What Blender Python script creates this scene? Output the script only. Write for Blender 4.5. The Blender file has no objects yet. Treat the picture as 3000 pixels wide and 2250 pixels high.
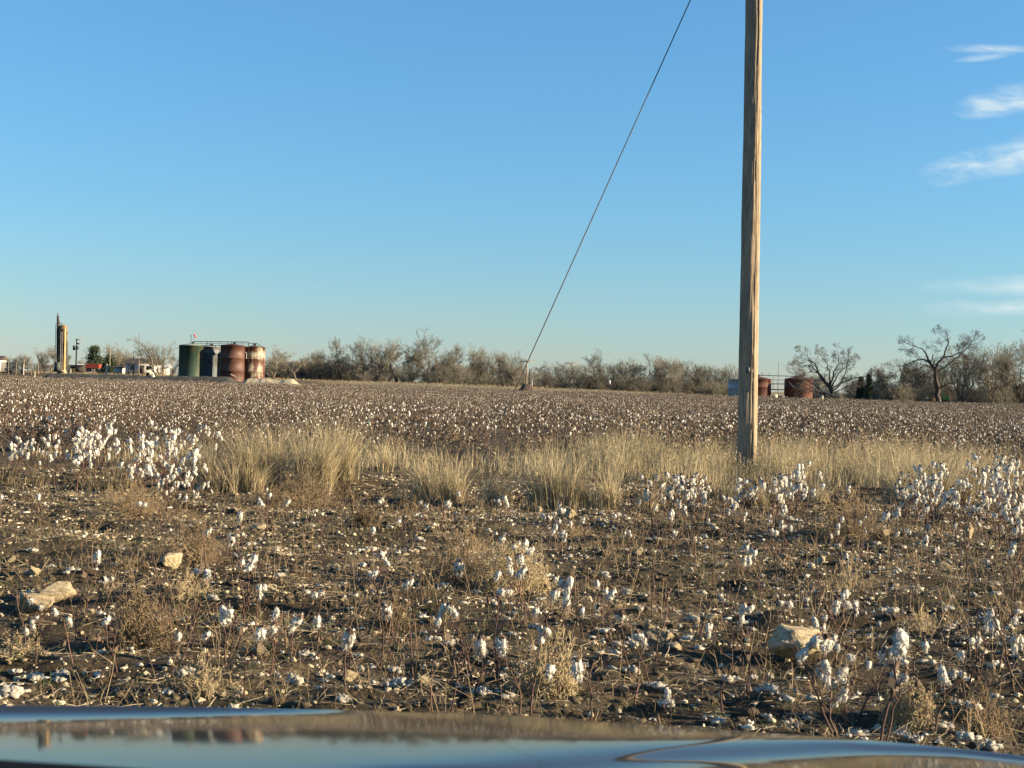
import bpy, bmesh, math, random
import numpy as np
from mathutils import Matrix, Vector

random.seed(7)
RNG = np.random.default_rng(11)
S = bpy.context.scene
COL = S.collection
R = math.radians

# ------------------------------------------------------------------ camera, sky, sun, exposure
EYE = 1.4
F = 4000.0            # focal length in pixels of a 3000 px wide picture
ROLL = R(1.6)
cam = bpy.data.cameras.new('camera')
cam.sensor_width = 36.0
cam.lens = 36.0 * F / 3000.0
cam.clip_start = 0.05
cam.clip_end = 9000
cam.dof.use_dof = True
cam.dof.focus_distance = 22.0
cam.dof.aperture_fstop = 15.0
camo = bpy.data.objects.new('camera', cam)
COL.objects.link(camo)
cr, sr = math.cos(ROLL), math.sin(ROLL)
camo.matrix_world = Matrix(((cr, -sr, 0, 0), (0, 0, -1, 0), (sr, cr, 0, EYE), (0, 0, 0, 1)))
S.camera = camo

SUN_AZ, SUN_EL = 94.5, 15.0     # clockwise from the view direction
SKY_STRENGTH, SUN_STRENGTH, EXPOSURE = 0.066, 4.6, 1.86
w = bpy.data.worlds.new('World')
S.world = w
w.use_nodes = True
S.view_settings.view_transform = 'Standard'
S.view_settings.look = 'None'
S.view_settings.exposure = EXPOSURE
S.view_settings.gamma = 1.0
S.view_settings.use_curve_mapping = False


class NB:
    """small node builder"""
    def __init__(self, tree):
        self.t = tree
        self.l = tree.links

    def n(self, kind, **kw):
        nd = self.t.nodes.new(kind)
        for k, v in kw.items():
            setattr(nd, k, v)
        return nd

    def put(self, sock, v):
        if hasattr(v, 'is_output'):
            self.l.new(v, sock)
        else:
            sock.default_value = v

    def m(self, op, a, b=0.0, clamp=False):
        nd = self.n('ShaderNodeMath', operation=op, use_clamp=clamp)
        self.put(nd.inputs[0], a)
        self.put(nd.inputs[1], b)
        return nd.outputs[0]

    def mix(self, f, a, b, blend='MIX'):
        nd = self.n('ShaderNodeMix', data_type='RGBA', blend_type=blend)
        self.put(nd.inputs[0], f)
        for s, v in ((nd.inputs[6], a), (nd.inputs[7], b)):
            self.put(s, v if hasattr(v, 'is_output') else (*v, 1.0))
        return nd.outputs[2]

    def noise(self, vec, scale, detail=4.0, rough=0.55, dist=0.0):
        nd = self.n('ShaderNodeTexNoise')
        if vec is not None:
            self.l.new(vec, nd.inputs['Vector'])
        nd.inputs['Scale'].default_value = scale
        nd.inputs['Detail'].default_value = detail
        nd.inputs['Roughness'].default_value = rough
        nd.inputs['Distortion'].default_value = dist
        return nd.outputs['Fac']

    def mapping(self, vec, scale=(1, 1, 1), rot=(0, 0, 0), loc=(0, 0, 0)):
        nd = self.n('ShaderNodeMapping')
        self.l.new(vec, nd.inputs[0])
        nd.inputs['Scale'].default_value = scale
        nd.inputs['Rotation'].default_value = rot
        nd.inputs['Location'].default_value = loc
        return nd.outputs[0]

    def ramp(self, f, stops):
        nd = self.n('ShaderNodeValToRGB')
        self.l.new(f, nd.inputs[0])
        e = nd.color_ramp.elements
        while len(e) < len(stops):
            e.new(0.5)
        for el, (p, c) in zip(e, stops):
            el.position = p
            el.color = (*c, 1.0) if not isinstance(c, float) else (c, c, c, 1.0)
        return nd.outputs[0]


def build_sky():
    nt = w.node_tree
    nt.nodes.clear()
    b = NB(nt)
    sky = b.n('ShaderNodeTexSky', sky_type='NISHITA')
    sky.sun_disc = False
    sky.sun_elevation = R(SUN_EL)
    sky.sun_rotation = R(SUN_AZ)
    sky.altitude = 900.0
    sky.air_density = 1.5
    sky.dust_density = 0.0
    sky.ozone_density = 10.0
    # the phone's flatter tone and cool white balance
    gm = b.n('ShaderNodeGamma')
    nt.links.new(sky.outputs[0], gm.inputs[0])
    gm.inputs[1].default_value = 0.79
    col = b.mix(1.0, gm.outputs[0], (1.28, 1.255, 1.18), 'MULTIPLY')
    # thin wisps of cirrus low in the north-east, laid out by compass direction and elevation
    tc = b.n('ShaderNodeTexCoord')
    sep = b.n('ShaderNodeSeparateXYZ')
    nt.links.new(tc.outputs['Generated'], sep.inputs[0])
    ysafe = b.m('MAXIMUM', sep.outputs[1], 0.02)
    u = b.m('DIVIDE', sep.outputs[0], ysafe)
    v = b.m('DIVIDE', sep.outputs[2], ysafe)
    com = b.n('ShaderNodeCombineXYZ')
    nt.links.new(u, com.inputs[0])
    nt.links.new(v, com.inputs[1])
    uv = com.outputs[0]
    warp = b.noise(b.mapping(uv, (14, 30, 1), (0, 0, R(-14))), 1.0, 5, 0.6)
    fib = b.noise(b.mapping(uv, (26, 95, 1), (0, 0, R(-17))), 1.0, 8, 0.62, 0.5)
    total = None
    # centre u, v, half width, half height, tilt, density
    wisps = [(0.375, 0.221, 0.075, 0.012, 11, 0.85), (0.40, 0.200, 0.05, 0.012, 24, 0.45), (0.365, 0.178, 0.070, 0.014, 13, 0.75),
             (0.352, 0.2555, 0.042, 0.0042, 1, 0.60), (0.342, 0.2495, 0.026, 0.0032, 9, 0.50),
             (0.37, 0.082, 0.065, 0.010, 2, 0.50), (0.365, 0.066, 0.075, 0.009, 3, 0.50), (0.46, 0.115, 0.09, 0.02, 8, 0.25)]
    for cu, cv, a, h, tilt, dens in wisps:
        mp = b.n('ShaderNodeMapping', vector_type='TEXTURE')
        nt.links.new(uv, mp.inputs[0])
        mp.inputs['Location'].default_value = (cu, cv, 0)
        mp.inputs['Rotation'].default_value = (0, 0, R(tilt))
        mp.inputs['Scale'].default_value = (a, h, 1)
        ln = b.n('ShaderNodeVectorMath', operation='LENGTH')
        nt.links.new(mp.outputs[0], ln.inputs[0])
        d = b.m('ADD', ln.outputs['Value'], b.m('MULTIPLY', b.m('SUBTRACT', warp, 0.5), 1.5))
        f = b.m('SUBTRACT', 1.0, d, True)
        f = b.m('MULTIPLY', f, dens * 1.3)
        total = f if total is None else b.m('MAXIMUM', total, f)
    fibm = b.m('MULTIPLY_ADD', fib, 3.2, False)
    nt.nodes[-1].inputs[2].default_value = -1.0
    cloud = b.m('MULTIPLY', total, fibm, True)
    cloud = b.m('MINIMUM', cloud, 0.62)
    col = b.mix(cloud, col, (3.5, 3.9, 3.9))
    bg = b.n('ShaderNodeBackground')
    nt.links.new(col, bg.inputs[0])
    bg.inputs[1].default_value = SKY_STRENGTH
    out = b.n('ShaderNodeOutputWorld')
    nt.links.new(bg.outputs[0], out.inputs[0])


build_sky()
sl = bpy.data.lights.new('sun', 'SUN')
sl.energy = SUN_STRENGTH
sl.angle = R(0.53)
sl.color = (1.0, 0.81, 0.54)
so = bpy.data.objects.new('sun', sl)
COL.objects.link(so)
az, el = R(SUN_AZ), R(SUN_EL)
sdir = Vector((math.sin(az) * math.cos(el), math.cos(az) * math.cos(el), math.sin(el)))
so.rotation_euler = sdir.to_track_quat('Z', 'Y').to_euler()
so.location = (30, 0, 30)


# ------------------------------------------------------------------ placing
def uvof(px, py):
    dx, dy = (px - 1500.0) / F, (py - 1125.0) / F
    return dx * cr + dy * sr, -dx * sr + dy * cr      # to the right, down


def pix(u, v):
    return 1500 + F * (u * cr - v * sr), 1125 + F * (u * sr + v * cr)


def P(px, py, D):
    u, v = uvof(px, py)
    return Vector((u * D, D, EYE - v * D))


def fade(a, b, x):
    t = np.clip((x - a) / (b - a), 0, 1)
    return t * t * (3 - 2 * t)


def _hash(ix, iy, iz):
    h = (ix * 374761393 + iy * 668265263 + iz * 2147483647 + 1013) & 0x7FFFFFFF
    h = ((h ^ (h >> 13)) * 1274126177) & 0x7FFFFFFF
    h = ((h ^ (h >> 15)) * 1103515245) & 0x7FFFFFFF
    return ((h >> 7) & 0xFFFF) / 32767.5 - 1.0


def vnoise(p):
    p = np.asarray(p, dtype=np.float64)
    i = np.floor(p).astype(np.int64)
    f = p - i
    f = f * f * (3 - 2 * f)
    out = 0
    for dx in (0, 1):
        for dy in (0, 1):
            for dz in (0, 1):
                wgt = (f[..., 0] if dx else 1 - f[..., 0]) * (f[..., 1] if dy else 1 - f[..., 1]) * (f[..., 2] if dz else 1 - f[..., 2])
                out = out + wgt * _hash(i[..., 0] + dx, i[..., 1] + dy, i[..., 2] + dz)
    return out


def fbm(p, octaves=4, gain=0.5):
    p = np.asarray(p, dtype=np.float64)
    out, a = 0, 1.0
    for k in range(octaves):
        out = out + a * vnoise(p * (2.03 ** k) + 17.3 * k)
        a *= gain
    return out


def gz(x, y):
    """height of the ground"""
    x = np.asarray(x, dtype=np.float64)
    y = np.asarray(y, dtype=np.float64)
    z0 = np.zeros_like(x)
    q = np.stack([x, y, z0], -1)
    near = fade(3.0, 4.5, y) * (1 - fade(26, 60, y))
    h = 0.040 * fbm(q * 0.55, 3) + 0.040 * fbm(q * np.array([1.7, 2.6, 1]) + 5, 3) + 0.026 * np.abs(fbm(q * np.array([4.2, 6.0, 1]) + 9, 3)) + 0.012 * fbm(q * 10.0 + 2, 1)
    ridge = 0.05 * np.exp(-((y - 18.6 - 0.25 * np.sin(x * 0.7)) / 1.6) ** 2)
    dip = -0.10 * np.exp(-((y - 15.6) / 1.0) ** 2) * fade(-5, -2, x) * (1 - fade(2.5, 5, x))
    start = 222.0 - 22.0 * (1 - fade(-36, -28, x))
    rise = (1.05 - 0.3 * fade(-20, 10, x) - 0.75 * fade(12, 48, x)) * fade(start, start + 22, y) * (1 - fade(900, 1800, y))
    return near * h + near * (ridge + dip) + rise


def gpt(px, py):
    """the point of the ground under a pixel"""
    u, v = uvof(px, py)
    D = EYE / max(v, 1e-4)
    for _ in range(4):
        D = (EYE - float(gz(u * D, D))) / max(v, 1e-4)
    return Vector((u * D, D, float(gz(u * D, D))))


# ------------------------------------------------------------------ objects and meshes
def tag(o, label=None, cat=None, group=None, kind=None):
    if label:
        o['label'] = label
    if cat:
        o['category'] = cat
    if group:
        o['group'] = group
    if kind:
        o['kind'] = kind
    return o


def thing(name, label, cat, loc=(0, 0, 0), rotz=0.0, group=None):
    o = bpy.data.objects.new(name, None)
    o.empty_display_size = 0.2
    COL.objects.link(o)
    o.location = loc
    o.rotation_euler = (0, 0, rotz)
    return tag(o, label, cat, group)


class MB:
    """collects pieces, makes ONE mesh"""
    def __init__(self):
        self.v, self.f3, self.f4, self.m3, self.m4 = [], [], [], [], []
        self.n = 0

    def add(self, v, f, mi=0):
        v = np.asarray(v, dtype=np.float64).reshape(-1, 3)
        f = np.asarray(f, dtype=np.int64)
        if len(f) == 0:
            return
        self.v.append(v)
        if f.shape[1] == 3:
            self.f3.append(f + self.n)
            self.m3.append(np.broadcast_to(np.asarray(mi), (len(f),)).copy())
        else:
            self.f4.append(f + self.n)
            self.m4.append(np.broadcast_to(np.asarray(mi), (len(f),)).copy())
        self.n += len(v)

    def mesh(self, name, mats, smooth=True):
        me = bpy.data.meshes.new(name)
        v = np.concatenate(self.v)
        f3 = np.concatenate(self.f3) if self.f3 else np.zeros((0, 3), int)
        f4 = np.concatenate(self.f4) if self.f4 else np.zeros((0, 4), int)
        me.vertices.add(len(v))
        me.vertices.foreach_set('co', v.astype(np.float32).ravel())
        me.loops.add(f3.size + f4.size)
        me.loops.foreach_set('vertex_index', np.concatenate([f3.ravel(), f4.ravel()]).astype(np.int32))
        me.polygons.add(len(f3) + len(f4))
        st = np.concatenate([np.arange(len(f3)) * 3, f3.size + np.arange(len(f4)) * 4]).astype(np.int32)
        me.polygons.foreach_set('loop_start', st)
        mi = np.concatenate([*self.m3, *self.m4]) if (self.m3 or self.m4) else np.zeros(0)
        me.polygons.foreach_set('material_index', mi.astype(np.int32))
        me.polygons.foreach_set('use_smooth', np.full(len(f3) + len(f4), bool(smooth)))
        for mt in (mats if isinstance(mats, (list, tuple)) else [mats]):
            me.materials.append(mt)
        me.update(calc_edges=True)
        me.validate()
        return me

    def build(self, name, mats, parent=None, smooth=True, loc=None):
        o = bpy.data.objects.new(name, self.mesh(name, mats, smooth))
        COL.objects.link(o)
        if parent is not None:
            o.parent = parent
        if loc is not None:
            o.location = loc
        return o

    # shapes -------------------------------------------------
    def box(self, c, s, rz=0.0, mi=0, taper=1.0):
        c = np.asarray(c, float)
        hx, hy, hz = s[0] / 2, s[1] / 2, s[2] / 2
        v = np.array([(-hx, -hy, -hz), (hx, -hy, -hz), (hx, hy, -hz), (-hx, hy, -hz), (-hx * taper, -hy * taper, hz), (hx * taper, -hy * taper, hz), (hx * taper, hy * taper, hz), (-hx * taper, hy * taper, hz)])
        ca, sa = math.cos(rz), math.sin(rz)
        v = np.stack([v[:, 0] * ca - v[:, 1] * sa, v[:, 0] * sa + v[:, 1] * ca, v[:, 2]], -1) + c
        self.add(v, [(3, 2, 1, 0), (4, 5, 6, 7), (0, 1, 5, 4), (1, 2, 6, 5), (2, 3, 7, 6), (3, 0, 4, 7)], mi)
        return self

    def tube(self, pts, rad, n=6, mi=0, cap=True):
        pts = np.asarray(pts, float)
        k = len(pts)
        rad = np.broadcast_to(np.asarray(rad, float), (k,))
        tan = np.gradient(pts, axis=0)
        tan /= np.linalg.norm(tan, axis=1, keepdims=True) + 1e-12
        ref = np.array((0.0, 0.0, 1.0)) if abs(tan[0, 2]) < 0.8 else np.array((1.0, 0.0, 0.0))
        a = np.cross(tan, ref)
        a /= np.linalg.norm(a, axis=1, keepdims=True) + 1e-12
        b = np.cross(tan, a)
        th = np.arange(n) * 2 * math.pi / n
        ring = a[:, None, :] * np.cos(th)[None, :, None] + b[:, None, :] * np.sin(th)[None, :, None]
        v = pts[:, None, :] + ring * rad[:, None, None]
        f = []
        for i in range(k - 1):
            for j in range(n):
                j2 = (j + 1) % n
                f.append((i * n + j, i * n + j2, (i + 1) * n + j2, (i + 1) * n + j))
        self.add(v.reshape(-1, 3), f, mi)
        if cap:
            for i, s in ((0, 1), (k - 1, -1)):
                vv = np.concatenate([v[i], pts[i:i + 1]])
                self.add(vv, [(j, (j + 1) % n, n) if s < 0 else ((j + 1) % n, j, n) for j in range(n)], mi)
        return self

    def lathe(self, prof, n=32, mi=0, c=(0, 0, 0)):
        """prof: (r, z) pairs"""
        prof = np.asarray(prof, float)
        th = np.arange(n) * 2 * math.pi / n
        v = np.stack([prof[:, None, 0] * np.cos(th), prof[:, None, 0] * np.sin(th), np.repeat(prof[:, 1:2], n, 1)], -1) + np.asarray(c, float)
        f = []
        for i in range(len(prof) - 1):
            for j in range(n):
                j2 = (j + 1) % n
                f.append((i * n + j, i * n + j2, (i + 1) * n + j2, (i + 1) * n + j))
        self.add(v.reshape(-1, 3), f, mi)
        return self

    def prism(self, poly, y0, y1, mi=0):
        """polygon in the xz plane, pushed along y"""
        k = len(poly)
        v = [(x, y0, z) for x, z in poly] + [(x, y1, z) for x, z in poly]
        self.add(v, [(i, (i + 1) % k, k + (i + 1) % k, k + i) for i in range(k)], mi)
        cx = sum(p[0] for p in poly) / k
        cz = sum(p[1] for p in poly) / k
        for off, yy in ((0, y0), (k, y1)):
            self.add([*v[off:off + k], (cx, yy, cz)], [(i, (i + 1) % k, k) if off else ((i + 1) % k, i, k) for i in range(k)], mi)
        return self

    def segs(self, p0, p1, r0, r1, n=3, mi=0):
        """many straight tapered twigs at once"""
        p0, p1 = np.asarray(p0, float), np.asarray(p1, float)
        r0, r1 = np.asarray(r0, float), np.asarray(r1, float)
        if len(p0) == 0:
            return self
        d = p1 - p0
        d /= np.linalg.norm(d, axis=1, keepdims=True) + 1e-12
        ref = np.where(np.abs(d[:, 2:3]) < 0.8, np.array([[0, 0, 1.0]]), np.array([[1.0, 0, 0]]))
        a = np.cross(d, ref)
        a /= np.linalg.norm(a, axis=1, keepdims=True) + 1e-12
        b = np.cross(d, a)
        th = np.arange(n) * 2 * math.pi / n
        ring = a[:, None] * np.cos(th)[None, :, None] + b[:, None] * np.sin(th)[None, :, None]
        v = np.concatenate([p0[:, None] + ring * r0[:, None, None], p1[:, None] + ring * r1[:, None, None]], 1)
        j = np.arange(n)
        q = np.stack([j, (j + 1) % n, n + (j + 1) % n, n + j], -1)
        f = (np.arange(len(p0)) * 2 * n)[:, None, None] + q[None]
        self.add(v.reshape(-1, 3), f.reshape(-1, 4), mi)
        return self

    def scatter(self, pv, pf, pts, scl, rotz, tilt=None, mi=0):
        """copies of a small mesh; scl (N,) or (N,3); tilt (N,2)"""
        pv = np.asarray(pv, float)
        pf = np.asarray(pf, int)
        N = len(pts)
        if N == 0:
            return self
        scl = np.asarray(scl, float)
        if scl.ndim == 1:
            scl = np.repeat(scl[:, None], 3, 1)
        v = pv[None] * scl[:, None, :]
        if tilt is not None:
            for ax, k in ((0, 0), (1, 1)):
                c, s = np.cos(tilt[:, k])[:, None], np.sin(tilt[:, k])[:, None]
                if ax == 0:
                    y, z = v[..., 1] * c - v[..., 2] * s, v[..., 1] * s + v[..., 2] * c
                    v = np.stack([v[..., 0], y, z], -1)
                else:
                    x, z = v[..., 0] * c + v[..., 2] * s, -v[..., 0] * s + v[..., 2] * c
                    v = np.stack([x, v[..., 1], z], -1)
        c, s = np.cos(rotz)[:, None], np.sin(rotz)[:, None]
        v = np.stack([v[..., 0] * c - v[..., 1] * s, v[..., 0] * s + v[..., 1] * c, v[..., 2]], -1) + np.asarray(pts)[:, None, :]
        f = (np.arange(N) * len(pv))[:, None, None] + pf[None]
        m = np.tile(np.broadcast_to(np.asarray(mi), (len(pf),)), N)
        self.add(v.reshape(-1, 3), f.reshape(-1, pf.shape[1]), m)
        return self


def ico(sub):
    bm = bmesh.new()
    bmesh.ops.create_icosphere(bm, subdivisions=sub, radius=1.0)
    v = np.array([x.co[:] for x in bm.verts])
    f = np.array([[x.index for x in p.verts] for p in bm.faces])
    bm.free()
    return v, f


ICO1, ICO2, ICO3 = ico(1), ico(2), ico(3)
OCT = (np.array([(1, 0, 0), (0, 1, 0), (-1, 0, 0), (0, -1, 0), (0, 0, 1), (0, 0, -1)], float),
       np.array([(0, 1, 4), (1, 2, 4), (2, 3, 4), (3, 0, 4), (1, 0, 5), (2, 1, 5), (3, 2, 5), (0, 3, 5)]))


# ------------------------------------------------------------------ materials
def material(name, stops, scale=5.0, rough=0.9, detail=5.0, stretch=(1, 1, 1), bump=0.0, bump_scale=None, bump_dist=0.02, spec=0.3, vary=0.0, metallic=0.0, coords='Object', translucent=0.0):
    m = bpy.data.materials.new(name)
    m.use_nodes = True
    nt = m.node_tree
    nt.nodes.clear()
    b = NB(nt)
    out = b.n('ShaderNodeOutputMaterial')
    p = b.n('ShaderNodeBsdfPrincipled')
    p.inputs['Roughness'].default_value = rough
    p.inputs['Metallic'].default_value = metallic
    p.inputs['Specular IOR Level'].default_value = spec
    tc = b.n('ShaderNodeTexCoord')
    vec = b.mapping(tc.outputs[coords], stretch)
    if vary > 0:
        oi = b.n('ShaderNodeObjectInfo')
        add = b.n('ShaderNodeVectorMath', operation='ADD')
        nt.links.new(vec, add.inputs[0])
        sc = b.m('MULTIPLY', oi.outputs['Random'], 37.0)
        nt.links.new(sc, add.inputs[1])
        vec = add.outputs[0]
    f = b.noise(vec, scale, detail)
    if len(stops) == 1:
        col = None
        p.inputs['Base Color'].default_value = (*stops[0], 1)
    else:
        k = len(stops)
        col = b.ramp(f, [(0.32 + 0.36 * i / (k - 1), c) for i, c in enumerate(stops)])
        if vary > 0:
            hs = b.n('ShaderNodeHueSaturation')
            nt.links.new(col, hs.inputs['Color'])
            nt.links.new(b.m('ADD', b.m('MULTIPLY', oi.outputs['Random'], 2 * vary), 1.0 - vary), hs.inputs['Value'])
            col = hs.outputs[0]
        nt.links.new(col, p.inputs['Base Color'])
    if bump > 0:
        bp = b.n('ShaderNodeBump')
        bp.inputs['Strength'].default_value = min(1.0, bump)
        bp.inputs['Distance'].default_value = bump_dist
        nt.links.new(b.noise(vec, bump_scale or scale * 4, 6, 0.65), bp.inputs['Height'])
        nt.links.new(bp.outputs[0], p.inputs['Normal'])
    sh = p.outputs[0]
    if translucent > 0:
        tr = b.n('ShaderNodeBsdfTranslucent')
        if col is not None:
            nt.links.new(col, tr.inputs[0])
        else:
            tr.inputs[0].default_value = (*stops[0], 1)
        mx = b.n('ShaderNodeMixShader')
        mx.inputs[0].default_value = translucent
        nt.links.new(sh, mx.inputs[1])
        nt.links.new(tr.outputs[0], mx.inputs[2])
        sh = mx.outputs[0]
    nt.links.new(sh, out.inputs[0])
    return m


M = {}
M['lint'] = material('cotton_lint', [(0.72, 0.68, 0.59), (0.88, 0.85, 0.77)], 30, 1.0, bump=0.7, bump_scale=90, bump_dist=0.006, spec=0.1, translucent=0.3)
M['lint_dirty'] = material('dirty_lint', [(0.36, 0.32, 0.25), (0.70, 0.66, 0.56)], 2.5, 1.0, bump=0.7, bump_scale=80, bump_dist=0.006, spec=0.1, translucent=0.15)
M['stalk'] = material('cotton_stalk', [(0.055, 0.030, 0.022), (0.11, 0.062, 0.045)], 12, 0.8, stretch=(1, 1, 0.2), vary=0.3)
M['bur'] = material('dry_bur', [(0.045, 0.026, 0.018), (0.12, 0.068, 0.04)], 40, 0.85, vary=0.3)
M['leaf_dry'] = material('dry_leaf', [(0.074, 0.050, 0.035), (0.150, 0.106, 0.073)], 3, 0.9)
M['field_stem'] = material('field_stem', [(0.068, 0.050, 0.038), (0.125, 0.094, 0.070)], 0.8, 0.9)
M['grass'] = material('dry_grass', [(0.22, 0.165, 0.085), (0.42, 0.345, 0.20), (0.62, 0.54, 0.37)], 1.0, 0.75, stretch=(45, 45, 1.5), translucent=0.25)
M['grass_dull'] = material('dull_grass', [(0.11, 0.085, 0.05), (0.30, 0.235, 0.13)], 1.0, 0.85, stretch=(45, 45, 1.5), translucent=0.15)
M['weed'] = material('green_weed', [(0.05, 0.075, 0.025), (0.11, 0.13, 0.05)], 3, 0.8, translucent=0.2)
M['tumble'] = material('dead_brush', [(0.15, 0.105, 0.06), (0.29, 0.215, 0.125)], 3, 0.9, vary=0.3)
M['tumble_pale'] = material('pale_brush', [(0.30, 0.23, 0.13), (0.46, 0.37, 0.22)], 3, 0.9)
M['twig'] = material('twig', [(0.10, 0.073, 0.048), (0.42, 0.34, 0.225)], 6.0, 0.9)
M['rock'] = material('limestone', [(0.27, 0.205, 0.12), (0.47, 0.375, 0.23), (0.58, 0.48, 0.32)], 5, 0.95, bump=1.0, bump_scale=28, spec=0.15, vary=0.22)
M['pebble'] = material('pebble', [(0.20, 0.15, 0.095), (0.44, 0.355, 0.225), (0.62, 0.53, 0.36)], 2.0, 0.95, bump=0.6, bump_scale=60, spec=0.15)
M['clod'] = material('soil_clod', [(0.040, 0.031, 0.020), (0.13, 0.102, 0.066)], 3.0, 1.0, bump=0.8, bump_scale=60, spec=0.1)
M['bark'] = material('bark', [(0.075, 0.06, 0.048), (0.15, 0.125, 0.10)], 2.0, 0.95, stretch=(1, 1, 0.25), vary=0.15)
M['bark_dark'] = material('dark_bark', [(0.032, 0.026, 0.022), (0.065, 0.053, 0.044)], 2.0, 0.95, stretch=(1, 1, 0.25))
M['bark_pale'] = material('bare_wood', [(0.30, 0.25, 0.19), (0.48, 0.42, 0.33)], 1.0, 0.95)
M['twigs'] = material('tree_twigs', [(0.125, 0.113, 0.086), (0.215, 0.195, 0.148)], 0.6, 0.95, vary=0.22)
M['needle'] = material('needles', [(0.018, 0.032, 0.016), (0.05, 0.07, 0.035)], 0.8, 0.8, vary=0.15, translucent=0.15)
M['steel'] = material('dark_steel', [(0.035, 0.04, 0.042), (0.075, 0.08, 0.08)], 1.0, 0.6)
M['white'] = material('white_paint', [(0.36, 0.345, 0.31), (0.48, 0.46, 0.42)], 1.5, 0.6)
M['cream'] = material('cream_paint', [(0.60, 0.55, 0.33), (0.72, 0.67, 0.42)], 1.5, 0.6)
M['roof'] = material('roof_shingle', [(0.05, 0.037, 0.03), (0.09, 0.068, 0.055)], 3, 0.9)
M['red'] = material('red_paint', [(0.26, 0.04, 0.022), (0.38, 0.068, 0.032)], 1.2, 0.6)
M['redtank'] = material('red_oxide', [(0.06, 0.021, 0.015), (0.10, 0.034, 0.023)], 0.8, 0.75)
M['glass'] = material('dark_glass', [(0.02, 0.025, 0.03)], 1, 0.08, spec=0.6)
M['rubber'] = material('rubber', [(0.02, 0.02, 0.02)], 1, 0.85)
M['caliche'] = material('caliche', [(0.28, 0.235, 0.15), (0.40, 0.345, 0.235)], 0.9, 1.0, bump=0.6, bump_scale=4)
M['bank'] = material('shade_dark_bank', [(0.032, 0.032, 0.030), (0.06, 0.058, 0.05)], 0.9, 1.0, bump=0.6, bump_scale=4)  # pale dirt coloured dark, standing in for shade on the bank's front
M['dirt'] = material('dark_dirt', [(0.05, 0.038, 0.028), (0.10, 0.075, 0.055)], 0.9, 1.0, bump=0.6, bump_scale=4)
M['bluegrey'] = material('blue_grey_paint', [(0.20, 0.23, 0.25), (0.28, 0.31, 0.33)], 0.7, 0.6)
M['green_paint'] = material('bright_green_paint', [(0.06, 0.26, 0.04), (0.10, 0.36, 0.06)], 1.0, 0.5)
M['orange'] = material('orange_paint', [(0.55, 0.22, 0.08), (0.66, 0.30, 0.13)], 1.0, 0.6)
M['wire'] = material('steel_strand', [(0.05, 0.043, 0.036), (0.10, 0.085, 0.07)], 8, 0.7, metallic=0.0)
M['mesh'] = material('fence_mesh', [(0.03, 0.034, 0.03), (0.055, 0.058, 0.05)], 1.0, 0.9)
M['post'] = material('weathered_post', [(0.18, 0.14, 0.10), (0.30, 0.24, 0.17)], 4, 0.9, stretch=(1, 1, 0.2))
M['black'] = material('black_plastic', [(0.005, 0.005, 0.006)], 1, 0.8, spec=0.1)


def ground_material():
    m = bpy.data.materials.new('soil')
    m.use_nodes = True
    nt = m.node_tree
    nt.nodes.clear()
    b = NB(nt)
    out = b.n('ShaderNodeOutputMaterial')
    p = b.n('ShaderNodeBsdfPrincipled')
    p.inputs['Roughness'].default_value = 1.0
    p.inputs['Specular IOR Level'].default_value = 0.1
    tc = b.n('ShaderNodeTexCoord')
    v = tc.outputs['Object']
    soil = b.ramp(b.noise(v, 1.3, 8, 0.65), [(0.3, (0.036, 0.028, 0.018)), (0.5, (0.090, 0.070, 0.045)), (0.72, (0.185, 0.146, 0.094))])
    fine = b.ramp(b.noise(v, 38, 6, 0.7), [(0.35, (0.45, 0.45, 0.45)), (0.7, (1.35, 1.33, 1.28))])
    soil = b.mix(1.0, soil, fine, 'MULTIPLY')
    fleck = b.ramp(b.noise(v, 75, 3, 0.6), [(0.66, 0.0), (0.72, 1.0)])
    soil = b.mix(b.m('MULTIPLY', fleck, 0.6), soil, (0.38, 0.33, 0.25))
    # far off beyond the crop the soil gives way to dry pasture
    sep = b.n('ShaderNodeSeparateXYZ')
    nt.links.new(v, sep.inputs[0])
    far = b.m('DIVIDE', b.m('SUBTRACT', sep.outputs[1], 224.0), 14.0, True)
    past = b.ramp(b.noise(v, 0.25, 6, 0.65), [(0.3, (0.16, 0.125, 0.075)), (0.7, (0.30, 0.245, 0.15))])
    col = b.mix(far, soil, past)
    nt.links.new(col, p.inputs['Base Color'])
    bp = b.n('ShaderNodeBump')
    bp.inputs['Strength'].default_value = 1.0
    bp.inputs['Distance'].default_value = 0.06
    h = b.m('ADD', b.noise(v, 16, 8, 0.68), b.m('MULTIPLY', b.noise(v, 60, 4, 0.6), 0.4))
    nt.links.new(h, bp.inputs['Height'])
    nt.links.new(bp.outputs[0], p.inputs['Normal'])
    nt.links.new(p.outputs[0], out.inputs[0])
    return m


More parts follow.
